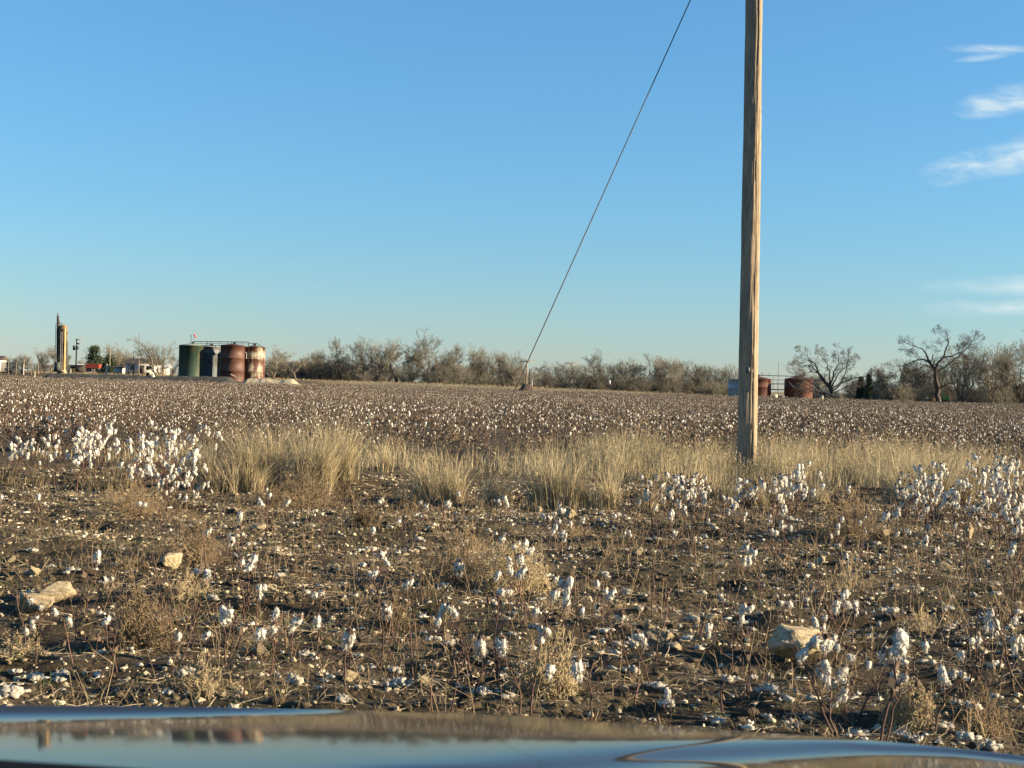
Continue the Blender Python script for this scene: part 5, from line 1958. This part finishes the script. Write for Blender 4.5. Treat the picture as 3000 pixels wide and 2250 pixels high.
for i, (words_, H, nb, bl, fk) in enumerate(FORMS):
    rr = np.random.default_rng(900 + i)
    me, tips = stalk_proto(700 + i, H, nb, fk, nbur=1 + (i % 3), lean=0.08 if nb < 5 else 0.04)
    tp_ = sorted(tips, key=lambda q: -q[0][2])
    bolls = []
    order = list(range(len(tp_)))
    random.shuffle(order)
    for j, b_ in enumerate(bl):
        e = tp_[order[j % len(order)]][0] if nb > 4 else tp_[j % len(tp_)][0]
        s = rr.uniform(0.016, 0.0235) * (0.88 if b_ >= 9 else 1.0)
        bolls.append((b_, (float(e[0]), float(e[1]), float(e[2]) - s * 0.6), float(rr.uniform(0, 6.28)), float(s)))
    FP.append((words_, me, bolls, H))

PLANTS = []


def cotton(form, x, y, scale=1.0):
    words_, me, bolls, H = FP[form]
    z = float(gz(x, y))
    t = bpy.data.objects.new('cotton_plant', None)
    t.empty_display_size = 0.1
    COL.objects.link(t)
    t.location = (x, y, z)
    t.rotation_euler = (random.gauss(0, 0.07), random.gauss(0, 0.07), random.uniform(0, 6.28))
    t.scale = (scale,) * 3
    o = bpy.data.objects.new('stalk', me)
    COL.objects.link(o)
    o.parent = t
    for b_, loc, rz, s in bolls:
        o = bpy.data.objects.new('boll', BOLLS[b_])
        COL.objects.link(o)
        o.parent = t
        o.location = loc
        s2 = s * random.uniform(0.82, 1.2)
        o.rotation_euler = (random.gauss(0, 0.25), random.gauss(0, 0.25), rz + random.uniform(0, 6.28))
        o.scale = (s2, s2, s2 * random.uniform(0.9, 1.3))
    PLANTS.append((t, words_, x, y))


def place_cotton():
    # plants one can pick out in the photo: form, pixel of the foot, scale
    for form, px, py, s in [
        (12, 2455, 2200, 1.02), (16, 2440, 2190, 0.72), (13, 2475, 2125, 0.72), (8, 2512, 2090, 0.9), (6, 2575, 2175, 1.15), (11, 2590, 2190, 0.85),
        (7, 2693, 2010, 1.0), (2, 2122, 2095, 0.8), (0, 2216, 2110, 0.75), (12, 2985, 2120, 1.1), (16, 2995, 2080, 0.9), (4, 2880, 2110, 0.9), (11, 2448, 1955, 1.05), (6, 2440, 1895, 0.9), (11, 2495, 1888, 0.75),
        (2, 1462, 2020, 0.98), (2, 1455, 2095, 0.5), (0, 1320, 2085, 0.78), (1, 1268, 2085, 0.72), (6, 1385, 2085, 0.85), (12, 1386, 2020, 0.9), (8, 1520, 2105, 0.9), (7, 1560, 2095, 0.85), (7, 1722, 2110, 0.98), (1, 1250, 2060, 0.4), (3, 1855, 2060, 0.85), (5, 1960, 2120, 0.55),
        (12, 720, 1825, 0.95), (11, 745, 1838, 0.8), (7, 862, 1948, 0.9), (5, 918, 1948, 0.78), (6, 305, 1800, 0.95), (9, 335, 1760, 0.7), (13, 105, 1950, 0.62), (5, 215, 1950, 0.7), (4, 255, 1985, 0.75), (0, 375, 1885, 0.85), (1, 465, 1880, 0.9), (0, 510, 1900, 0.7), (1, 560, 1895, 0.85), (6, 345, 1970, 0.7), (0, 280, 2010, 0.8),
        (12, 1060, 1790, 0.75), (6, 1115, 1800, 0.7), (6, 1220, 1850, 0.8), (7, 1135, 1930, 1.0), (0, 1025, 1960, 0.75), (2, 1110, 1960, 0.85), (0, 1165, 1905, 0.7), (1, 1210, 1935, 0.6), (9, 1485, 1850, 0.9), (6, 1545, 1840, 0.9), (12, 1605, 1940, 0.95), (7, 1715, 1870, 0.7), (6, 1790, 1860, 0.75), (10, 1770, 1840, 0.7),
        (0, 690, 1910, 0.75), (1, 678, 1900, 0.6), (4, 710, 2060, 0.75), (5, 500, 1990, 0.7), (6, 600, 2000, 0.6),
        (11, 1450, 1545, 0.7), (8, 1225, 1560, 0.75), (10, 1240, 1555, 0.75), (9, 1180, 1560, 0.6),
    ]:
        g = gpt(px, py)
        cotton(form, g.x, g.y, s)
    # the cotton clumps at both ends of the grass strip
    for x0, x1, y0, y1, n, forms, s0, s1 in [
        (155, 305, 1395, 1450, 12, (13, 14, 15, 16), 0.95, 1.3), (390, 575, 1400, 1500, 17, (13, 14, 15, 16, 10), 0.95, 1.3), (-20, 90, 1385, 1420, 6, (13, 14, 16), 0.8, 1.0), (480, 600, 1490, 1510, 4, (14, 16), 0.7, 0.9),
        (1890, 2060, 1500, 1560, 12, (13, 14, 15, 16, 10), 0.8, 1.1), (2140, 2190, 1530, 1580, 4, (14, 16), 0.8, 1.0), (2250, 2380, 1490, 1570, 9, (13, 15, 16, 14), 0.8, 1.15), (2640, 2760, 1510, 1600, 10, (13, 15, 16, 14), 0.85, 1.15), (2780, 3010, 1500, 1620, 15, (13, 15, 16, 10, 14), 0.85, 1.15), (2880, 3010, 1430, 1490, 7, (13, 14, 16), 0.9, 1.2),
        (2250, 2560, 1580, 1640, 8, (13, 10, 9), 0.7, 0.9),
    ]:
        for _ in range(n):
            g = gpt(random.uniform(x0, x1), random.uniform(y0, y1))
            cotton(random.choice(forms), g.x, g.y, random.uniform(s0, s1))
    # the thin stand over the stony soil
    pts = [(p[2], p[3]) for p in PLANTS]
    tries = 0
    while len(PLANTS) < 298 and tries < 9000:
        tries += 1
        px = random.uniform(-60, 3060)
        py = 1500 + (2200 - 1500) * random.random() ** 1.25
        edge = np.interp(px, [0, 1000, 2000, 3000], [2040, 2060, 2100, 2190])
        if py > edge:
            continue
        right = px / 3000
        if random.random() > 0.45 + 0.55 * right:
            continue
        g = gpt(px, py)
        if any((g.x - a) ** 2 + (g.y - b) ** 2 < 0.20 ** 2 for a, b in pts):
            continue
        if g.y > 14.5 and px < 1800:
            continue
        r_ = random.random()
        if r_ < 0.40:
            f = random.choice((0, 1, 2, 3, 4))
        elif r_ < 0.72:
            f = random.choice((5, 6, 7, 8, 9))
        else:
            f = random.choice((10, 11, 12, 8, 9, 13) if right > 0.4 else (9, 10, 11, 5))
        cotton(f, g.x, g.y, random.uniform(0.68, 1.0))
        pts.append((g.x, g.y))


place_cotton()
LAND_EXTRA = [(P(180, 1400, 17)[0], 17.6, 'the leftmost cotton clump'), (gpt(480, 1450).x, gpt(480, 1450).y, 'the second left cotton clump'), (gpt(2900, 1560).x, gpt(2900, 1560).y, 'the right edge cotton clump'),
              (gpt(1975, 1530).x, gpt(1975, 1530).y, 'the cotton clump before the pole'), (gpt(2320, 1530).x, gpt(2320, 1530).y, 'the cotton clump past the pole'), (gpt(100, 2060).x, gpt(100, 2060).y, 'the left end of the hood')]
ORD = ['', 'second ', 'third ', 'fourth ', 'fifth ', 'sixth ', 'seventh ', 'eighth ', 'ninth ', 'tenth ', 'eleventh ', 'twelfth ']


def label_near(items, lands, cat, group):
    """items: (object, form words, x, y). Says which one by the landmark beside it and its order from that landmark."""
    got = {}
    for o, words_, x, y in items:
        best = min(lands, key=lambda l: (l[0] - x) ** 2 + ((l[1] - y) * 0.7) ** 2)
        dx, dy = x - best[0], y - best[1]
        if abs(dx) > abs(dy) * 0.8:
            rel = 'right of' if dx > 0 else 'left of'
        else:
            rel = 'behind' if dy > 0 else 'in front of'
        got.setdefault((words_, rel, best[2]), []).append((dx * dx + dy * dy, o))
    for (words_, rel, land), lst in got.items():
        lst.sort(key=lambda q: q[0])
        for i, (_, o) in enumerate(lst):
            head = (ORD[min(i, 11)] + 'closest ') if len(lst) > 1 else ''
            text = head + words_ + ' ' + rel + ' ' + land
            if len(text.split()) > 16:
                text = text.replace(' of fallen lint on the soil', ' of fallen lint').replace(' the ', ' ')
            tag(o, text, cat, group)


label_near(PLANTS, LAND + LAND_EXTRA, 'cotton plant', 'cotton plants in the stony soil')


# ------------------------------------------------------------------ near field: loose lint and litter
def clump_mesh(seed):
    r = np.random.default_rng(seed)
    m = MB()
    for i in range(r.integers(3, 7)):
        v, f = ICO2
        k = 1 + 0.6 * fbm(v * 2.2 + seed + 5 * i, 3) + 0.16 * fbm(v * 8 + i, 2)
        s = r.uniform(0.4, 0.8)
        off = np.array((r.normal(0, 0.6), r.normal(0, 0.5), 0.25 * s + abs(r.normal(0, 0.1))))
        m.add(v * k[:, None] * s * np.array((1, 1, 0.7)) + off, f, 0)
    base = np.concatenate(m.v)
    for q in base[r.integers(0, len(base), 120)]:
        d = r.normal(0, 0.6, 3) + q * 0.4
        wv = r.normal(0, 0.03, 3)
        m.add([q - wv, q + wv, q + d * r.uniform(0.2, 0.7)], [(0, 1, 2)], 0)
    return m


CL = [clump_mesh(1000 + i).mesh('lint_clump', M['lint_dirty']) for i in range(8)]


def loose_lint():
    items = []
    spots = [(1770, 1850), (490, 2035), (180, 1975), (165, 1990), (100, 1995), (2020, 1880), (2920, 1955), (2055, 1905), (1480, 1985), (1990, 1770), (540, 1985), (2140, 1995), (2800, 1985), (2770, 1800), (1155, 1965), (905, 1780), (630, 1755), (1270, 1880), (2200, 1990), (2760, 2110), (2640, 2150), (2845, 2185), (2900, 2195), (2090, 2120), (1500, 2045), (2060, 1740), (2180, 1825)]
    rd = random.Random(3)
    while len(spots) < 110:
        px, py = rd.uniform(0, 3000), 1510 + 640 * rd.random() ** 1.1
        if py < np.interp(px, [0, 1000, 2000, 3000], [2040, 2065, 2105, 2190]) and rd.random() < 0.4 + 0.6 * px / 3000:
            spots.append((px, py))
    for i, (px, py) in enumerate(spots):
        g = gpt(px, py)
        o = bpy.data.objects.new('lint_clump', CL[i % 8])
        COL.objects.link(o)
        s = rd.uniform(0.018, 0.038)
        o.location = (g.x, g.y, g.z + 0.004)
        o.rotation_euler = (0, 0, rd.uniform(0, 6.28))
        o.scale = (s, s, s * rd.uniform(0.8, 1.2))
        items.append((o, ('loose clump' if s < 0.028 else 'large loose clump') + ' of fallen lint on the soil', g.x, g.y))
    label_near(items, LAND + LAND_EXTRA, 'cotton lint', 'loose lint clumps on the stony soil')


loose_lint()


def litter():
    rd = np.random.default_rng(31)

    def spots(n, far=19.0, clump=0.5, seed=0.0):
        n = int(n * 1.38)
        d = np.sqrt(rd.uniform(4.2 ** 2, far ** 2, n))
        x = rd.uniform(-0.6, 0.66, n) * d
        keep = rd.random(n) < np.clip(0.55 + clump * 1.5 * fbm(np.stack([x * 1.4, d * 1.4, 0 * x + seed], -1), 2), 0.06, 1)
        x, d = x[keep], d[keep]
        return np.stack([x, d, gz(x, d)], -1)

    # pebbles and stone chips
    mb = MB()
    for k in range(4):
        v, f = ICO1 if k < 2 else rock_mesh(800 + k)
        if k >= 2:
            v, f = ICO1
        v = v * (1 + 0.35 * vnoise(v * 1.6 + 40 * k))[:, None]
        p = spots(6500, seed=2.0)
        s = 0.004 + 0.016 * rd.random(len(p)) ** 3.2
        sc = np.stack([s * rd.uniform(0.8, 1.6, len(p)), s * rd.uniform(0.7, 1.3, len(p)), s * rd.uniform(0.45, 0.9, len(p))], -1)
        p[:, 2] += sc[:, 2] * 0.4
        mb.scatter(v, f, p, sc, rd.uniform(0, 6.28, len(p)))
    tag(mb.build('pebbles', M['pebble'], smooth=False), 'pale limestone pebbles strewn over the soil', 'pebbles', kind='stuff')
    # clods
    mb = MB()
    for k in range(3):
        v, f = ICO2
        v = v * (1 + 0.4 * fbm(v * 1.8 + 31 * k, 3))[:, None]
        p = spots(7500, seed=7.0)
        s = 0.006 + 0.026 * rd.random(len(p)) ** 3.2
        sc = np.stack([s * rd.uniform(0.9, 1.6, len(p)), s * rd.uniform(0.8, 1.2, len(p)), s * rd.uniform(0.5, 0.9, len(p))], -1)
        mb.scatter(v, f, p, sc, rd.uniform(0, 6.28, len(p)))
    tag(mb.build('soil_clods', M['clod']), 'dark clods of soil covering the ground', 'soil clods', kind='stuff')
    # flecks of lint
    mb = MB()
    for k in range(5):
        v, f = ICO2
        v = v * (1 + 0.85 * fbm(v * 2.1 + 11 * k, 3))[:, None]
        rq = np.random.default_rng(60 + k)
        ex, ef = [], []
        for q in v[rq.integers(0, len(v), 22)]:
            wv = rq.normal(0, 0.10, 3)
            ef.append([len(v) + len(ex), len(v) + len(ex) + 1, len(v) + len(ex) + 2])
            ex += [q - wv, q + wv, q * rq.uniform(1.2, 2.2) + rq.normal(0, 0.5, 3)]
        v, f = np.concatenate([v, np.array(ex)]), np.concatenate([f, np.array(ef)])
        p = spots(4300, seed=4.0, clump=1.0)
        p = p[rd.random(len(p)) < 0.5 + 0.5 * np.clip(0.5 + p[:, 0] / p[:, 1], 0, 1)]
        s = 0.0025 + 0.0125 * rd.random(len(p)) ** 2.2
        sc = np.stack([s * rd.uniform(0.8, 2.4, len(p)), s * rd.uniform(0.7, 1.2, len(p)), s * rd.uniform(0.4, 1.0, len(p))], -1)
        p[:, 2] += sc[:, 2] * 0.5
        mb.scatter(v, f, p, sc, rd.uniform(0, 6.28, len(p)))
    tag(mb.build('lint_flecks', M['lint_dirty']), 'small flecks of fallen white lint over the soil', 'lint', kind='stuff')
    # twigs and straw
    p = spots(32000, seed=9.0, clump=0.8)
    n = len(p)
    a, L = rd.uniform(0, 6.28, n), rd.uniform(0.03, 0.17, n)
    e = p + np.stack([np.cos(a) * L, np.sin(a) * L, rd.normal(0.008, 0.02, n)], -1)
    e[:, 2] = np.maximum(e[:, 2], gz(e[:, 0], e[:, 1]) + 0.003)
    p[:, 2] += 0.004
    m1 = (p + e) / 2 + rd.normal(0, 0.007, (n, 3))
    r_ = rd.uniform(0.0008, 0.0024, n)
    mb = MB()
    mb.segs(p, m1, r_, r_, 3)
    mb.segs(m1, e, r_, r_ * 0.6, 3)
    tag(mb.build('twig_litter', M['twig']), 'bits of dry twig and straw littering the soil', 'twigs', kind='stuff')
    # dry leaf and bur scraps
    p = spots(8000, seed=12.0)
    n = len(p)
    q = np.array([(-0.6, 0, 0), (0, -0.45, 0.16), (0.7, 0.05, 0.05), (0.05, 0.5, 0.22)], float)
    mb = MB()
    p[:, 2] += 0.004
    mb.scatter(q, [(0, 1, 2, 3)], p, rd.uniform(0.007, 0.024, n), rd.uniform(0, 6.28, n), rd.normal(0, 0.4, (n, 2)))
    tag(mb.build('leaf_litter', M['leaf_dry']), 'brown scraps of leaf and bur on the soil', 'leaf litter', kind='stuff')
    # small green sprouts
    p = spots(1700, 15.0, seed=15.0, clump=1.0)
    k = 9
    pts = np.repeat(p, k, 0) + np.concatenate([rd.normal(0, 0.022, (len(p) * k, 2)), np.zeros((len(p) * k, 1))], 1)
    n = len(pts)
    mb = MB()
    blades(mb, pts, rd.uniform(0.012, 0.06, n), rd.normal(0, 0.035, (n, 2)), rd.uniform(0.001, 0.0026, n), rd, 2)
    tag(mb.build('green_sprouts', M['weed']), 'sparse short green weeds sprouting from the soil', 'weeds', kind='stuff')
    # thin upright dead stems
    p = spots(4200, 17.5, seed=22.0, clump=0.8)
    n = len(p)
    L = rd.uniform(0.05, 0.26, n)
    e = p + np.stack([rd.normal(0, 0.3, n) * L, rd.normal(0, 0.3, n) * L, L], -1)
    mid = (p + e) / 2 + rd.normal(0, 0.006, (n, 3))
    mb = MB()
    r_ = rd.uniform(0.0010, 0.0022, n)
    mb.segs(p - np.array((0, 0, 0.01)), mid, r_, r_ * 0.8, 3)
    mb.segs(mid, e, r_ * 0.8, r_ * 0.5, 3)
    for q0 in (0.45, 0.7):
        st = p * (1 - q0) + e * q0
        en = st + np.stack([rd.normal(0, 0.3, n) * L, rd.normal(0, 0.3, n) * L, L * 0.3], -1)
        mb.segs(st, en, r_ * 0.6, r_ * 0.4, 3)
    tag(mb.build('dead_stems', M['tumble']), 'thin dead weed stems standing all over the soil', 'dead stems', kind='stuff')
    # mats of fine dry weed
    p = spots(2600, 18.0, seed=26.0, clump=1.3)
    k = 16
    pts = np.repeat(p, k, 0) + np.concatenate([rd.normal(0, 0.045, (len(p) * k, 2)), np.zeros((len(p) * k, 1))], 1)
    pts[:, 2] = gz(pts[:, 0], pts[:, 1])
    n = len(pts)
    mb = MB()
    blades(mb, pts, rd.uniform(0.008, 0.05, n), rd.normal(0, 0.05, (n, 2)), rd.uniform(0.0008, 0.0018, n), rd, 2)
    tag(mb.build('weed_mat', M['twig']), 'low mats of fine dry weed on the soil', 'dry weeds', kind='stuff')
    # short dry stubble
    p = spots(6500, 19.0, seed=18.0, clump=0.9)
    k = 4
    pts = np.repeat(p, k, 0) + np.concatenate([rd.normal(0, 0.02, (len(p) * k, 2)), np.zeros((len(p) * k, 1))], 1)
    n = len(pts)
    mb = MB()
    blades(mb, pts, rd.uniform(0.02, 0.11, n), rd.normal(0, 0.05, (n, 2)), rd.uniform(0.0008, 0.002, n), rd, 2)
    tag(mb.build('dry_stubble', M['grass_dull']), 'short dry weed stubble scattered on the soil', 'stubble', kind='stuff')


litter()


# ------------------------------------------------------------------ the car the photo was taken from
def car_paint():
    m = bpy.data.materials.new('car_paint')
    m.use_nodes = True
    nt = m.node_tree
    nt.nodes.clear()
    b = NB(nt)
    out = b.n('ShaderNodeOutputMaterial')
    p = b.n('ShaderNodeBsdfPrincipled')
    p.inputs['Base Color'].default_value = (0.024, 0.023, 0.020, 1)
    p.inputs['Roughness'].default_value = 0.055
    p.inputs['IOR'].default_value = 1.45
    nt.links.new(p.outputs[0], out.inputs[0])
    return m


EDGE = ([-400, 0, 500, 1000, 1500, 2000, 2500, 2800, 3000, 3400], [2072, 2067, 2070, 2080, 2095, 2130, 2163, 2192, 2214, 2262])
# how high each part of the hood looks: rows below the hood's front edge -> elevation mirrored there
ELEV = {
    -400: [(0, 1.0), (12, .75), (25, .3), (37, .1), (49, .02), (54, .0), (57, -.003), (61, .004), (157, .075), (260, .14)],
    0: [(0, 1.0), (12, .75), (25, .3), (37, .1), (49, .02), (54, .0), (57, -.003), (61, .004), (157, .075), (260, .14)],
    450: [(0, .9), (10, .6), (20, .25), (30, .06), (38, 0), (43, -.016), (55, 0), (91, .0245), (180, .085), (260, .14)],
    700: [(0, .6), (8, .35), (16, .1), (24, 0), (33, -.02), (57, 0), (180, .08), (260, .13)],
    1000: [(0, -.03), (8, -.045), (30, -.035), (78, 0), (170, .07), (260, .13)],
    1500: [(0, -.07), (35, -.045), (82, 0), (135, .04), (150, .09), (168, .5), (190, .25), (225, .05), (300, 0)],
    2000: [(0, -.06), (30, -.03), (48, 0), (62, .015), (70, .12), (84, .5), (104, .2), (128, .03), (200, -.04)],
    2500: [(0, -.06), (6, -.04), (10, -.02), (13, .02), (17, .2), (27, .6), (42, .2), (56, -.02), (100, -.06)],
    2800: [(0, .3), (1, .35), (2, .4), (3, .45), (5, .52), (8, .6), (17, .2), (26, -.03), (70, -.06)],
    3000: [(0, .3), (1, .35), (2, .4), (3, .45), (5, .52), (8, .6), (16, .2), (24, -.04), (70, -.06)],
    3400: [(0, .3), (1, .35), (2, .4), (3, .45), (5, .52), (8, .6), (16, .2), (24, -.04), (70, -.06)],
}
EK = sorted(ELEV)


def elev(px, r):
    px = min(max(px, EK[0]), EK[-1])
    for a, b in zip(EK[:-1], EK[1:]):
        if px <= b:
            f = (px - a) / (b - a)
            if a >= 1500:
                rows = [(1 - f) * p[0] + f * q[0] for p, q in zip(ELEV[a], ELEV[b])]
                return np.interp(r, rows, [(1 - f) * p[1] + f * q[1] for p, q in zip(ELEV[a], ELEV[b])])
            ea = np.interp(r, [q[0] for q in ELEV[a]], [q[1] for q in ELEV[a]])
            eb = np.interp(r, [q[0] for q in ELEV[b]], [q[1] for q in ELEV[b]])
            return ea * (1 - f) + eb * f


def build_car():
    car = thing('parked_car', 'dark glossy car hood along the bottom, mirroring the field and the sky', 'car', (0, 0, 0))
    paint = car_paint()
    nc, dY = 121, 0.004
    cols = np.linspace(-0.86, 0.86, nc)
    Y0 = 0.92
    front = 1.75 - 0.10 * (cols / 0.86) ** 4
    ny = 260
    edge_z = []
    for X, ye in zip(cols, front):
        px = 1500 + F * X / ye
        py = np.interp(px, *EDGE)
        for _ in range(3):
            u = X / ye
            v = (py - 1125 - F * u * sr) / (F * cr)
            px = 1500 + F * (u * cr - v * sr)
            py = np.interp(px, *EDGE)
        edge_z.append(EYE - v * ye)
    z = np.array(edge_z)
    ker = np.array([1, 4, 6, 4, 1]) / 16

    def smooth(a, times=2):
        for _ in range(times):
            p_ = np.pad(a, 2, 'edge')
            a = sum(k * p_[i:i + nc] for i, k in enumerate(ker))
        return a
    z = smooth(z)
    zy = np.zeros(nc)
    frac = np.linspace(0, 1, ny) ** 1.15
    prof = [np.stack([cols, front, z], -1)]
    for j in range(ny - 1):
        ya = front + (Y0 - front) * frac[j]
        yb = front + (Y0 - front) * frac[j + 1]
        # slope across the hood at constant depth
        zx = smooth(np.gradient(z, cols) - zy * np.gradient(ya, cols), 3)
        u, v = cols / ya, (EYE - z) / ya
        e = np.empty(nc)
        for i in range(nc):
            qx, qy = pix(u[i], v[i])
            e[i] = elev(qx, qy - np.interp(qx, *EDGE))
        tau = (v - e) / 2 + zx * u
        for _ in range(3):
            k2 = 2 * (-zx * u + tau - v) / (1 + tau * tau + zx * zx)
            got = (-v - k2) / (1 - k2 * tau)
            tau = tau + (got - e) / 2
        tau = np.clip(tau, -0.45, 0.4)
        z = smooth(z + tau * (ya - yb), 1)
        zy = -tau
        prof.append(np.stack([cols, yb, z], -1))
    prof = np.stack(prof, 1)
    # finer columns, so that the paint mirrors without facets
    fine = np.linspace(cols[0], cols[-1], 3 * (nc - 1) + 1)
    fi = np.interp(fine, cols, np.arange(nc))
    i1 = np.clip(np.floor(fi).astype(int), 1, nc - 3)
    tt = (fi - i1)[:, None, None]
    p0, p1, p2, p3 = prof[i1 - 1], prof[i1], prof[i1 + 1], prof[i1 + 2]
    prof = 0.5 * (2 * p1 + (p2 - p0) * tt + (2 * p0 - 5 * p1 + 4 * p2 - p3) * tt ** 2 + (3 * p1 - p0 - 3 * p2 + p3) * tt ** 3)
    prof[:, :, 0] = fine[:, None]
    # rolled nose in front of the visible edge
    nose = []
    for dy, dz in ((0.10, -0.30), (0.095, -0.20), (0.08, -0.11), (0.055, -0.05), (0.03, -0.018), (0.015, -0.006), (0.006, -0.0015)):
        q = prof[:, 0, :].copy()
        q[:, 1] += dy
        q[:, 2] += dz
        nose.append(q)
    allp = np.concatenate([np.stack(nose, 1), prof], 1)
    n0, n1 = allp.shape[:2]
    i = (np.arange(n0 - 1)[:, None] * n1 + np.arange(n1 - 1)[None]).ravel()
    mb = MB()
    mb.add(allp.reshape(-1, 3), np.stack([i, i + 1, i + n1 + 1, i + n1], -1))
    mb.build('hood', paint, car)
    # fenders, nose, grille, lamps, wheels, scuttle and dashboard: out of the photo but there when one steps aside
    for s, side in ((-1, 0), (1, n0 - 1)):
        edge = allp[side]
        k = len(edge)
        rows = []
        for dx, dz in ((0.0, 0.0), (0.03, -0.02), (0.06, -0.07), (0.075, -0.16), (0.08, -0.36)):
            q = edge.copy()
            q[:, 0] += s * dx
            q[:, 2] = np.maximum(q[:, 2] + dz, 0.42) if dz < -0.3 else q[:, 2] + dz
            rows.append(q)
        rows = np.stack(rows, 1)
        i = (np.arange(k - 1)[:, None] * 5 + np.arange(4)[None]).ravel()
        f = np.stack([i, i + 1, i + 6, i + 5], -1)
        mb = MB()
        mb.add(rows.reshape(-1, 3), f if s < 0 else f[:, ::-1])
        mb.build('fender', paint, car)
        hl = MB()
        v, f = ICO2
        hl.add(v * np.array((0.13, 0.05, 0.07)) + np.array((s * 0.62, 1.80, 0.66)), f)
        hl.build('headlight', M['white'], car)
        th = np.linspace(0, 2 * math.pi, 33)[:-1]
        tyre = MB()
        tyre.add([(s * 0.80, 1.0 + 0.34 * math.cos(a), 0.34 + 0.34 * math.sin(a)) for a in th] + [(s * 0.92, 1.0 + 0.34 * math.cos(a), 0.34 + 0.34 * math.sin(a)) for a in th], [(j, (j + 1) % 32, 32 + (j + 1) % 32, 32 + j) for j in range(32)])
        for xx in (0.80, 0.92):
            tyre.add([(s * xx, 1.0 + 0.34 * math.cos(a), 0.34 + 0.34 * math.sin(a)) for a in th] + [(s * xx, 1.0, 0.34)], [(j, (j + 1) % 32, 32) for j in range(32)])
        wo = tyre.build('wheel', M['rubber'], car)
        rim = MB()
        rim.add([(s * 0.925, 1.0 + 0.21 * math.cos(a), 0.34 + 0.21 * math.sin(a)) for a in th] + [(s * 0.925, 1.0, 0.34)], [(j, (j + 1) % 32, 32) for j in range(32)])
        rim.build('rim', M['steel'], wo)
    mb = MB().box((0, 1.74, 0.45), (1.70, 0.16, 0.34))
    mb.build('front_bumper', paint, car)
    mb = MB()
    for z in (0.52, 0.56, 0.60, 0.64):
        mb.box((0, 1.835, z), (0.8, 0.02, 0.02))
    mb.build('grille', M['black'], car)
    # black dashboard corner that shows low at the left of the photo
    a = P(-200, 2212, 0.80)
    b = P(0, 2226, 0.80)
    c = P(420, 2252, 0.80)
    d = P(1500, 2330, 0.80)
    e = P(3200, 2420, 0.80)
    top = [a, b, c, d, e]
    v = []
    for p in top:
        v += [(p.x, 0.80, p.z), (p.x, 0.80, p.z - 0.25), (p.x, 0.42, p.z - 0.05)]
    f = []
    for i in range(len(top) - 1):
        o_ = 3 * i
        f += [(o_, o_ + 1, o_ + 4, o_ + 3), (o_ + 2, o_, o_ + 3, o_ + 5)]
    mb = MB()
    mb.add(v, f)
    mb.build('dashboard', M['black'], car)


build_car()
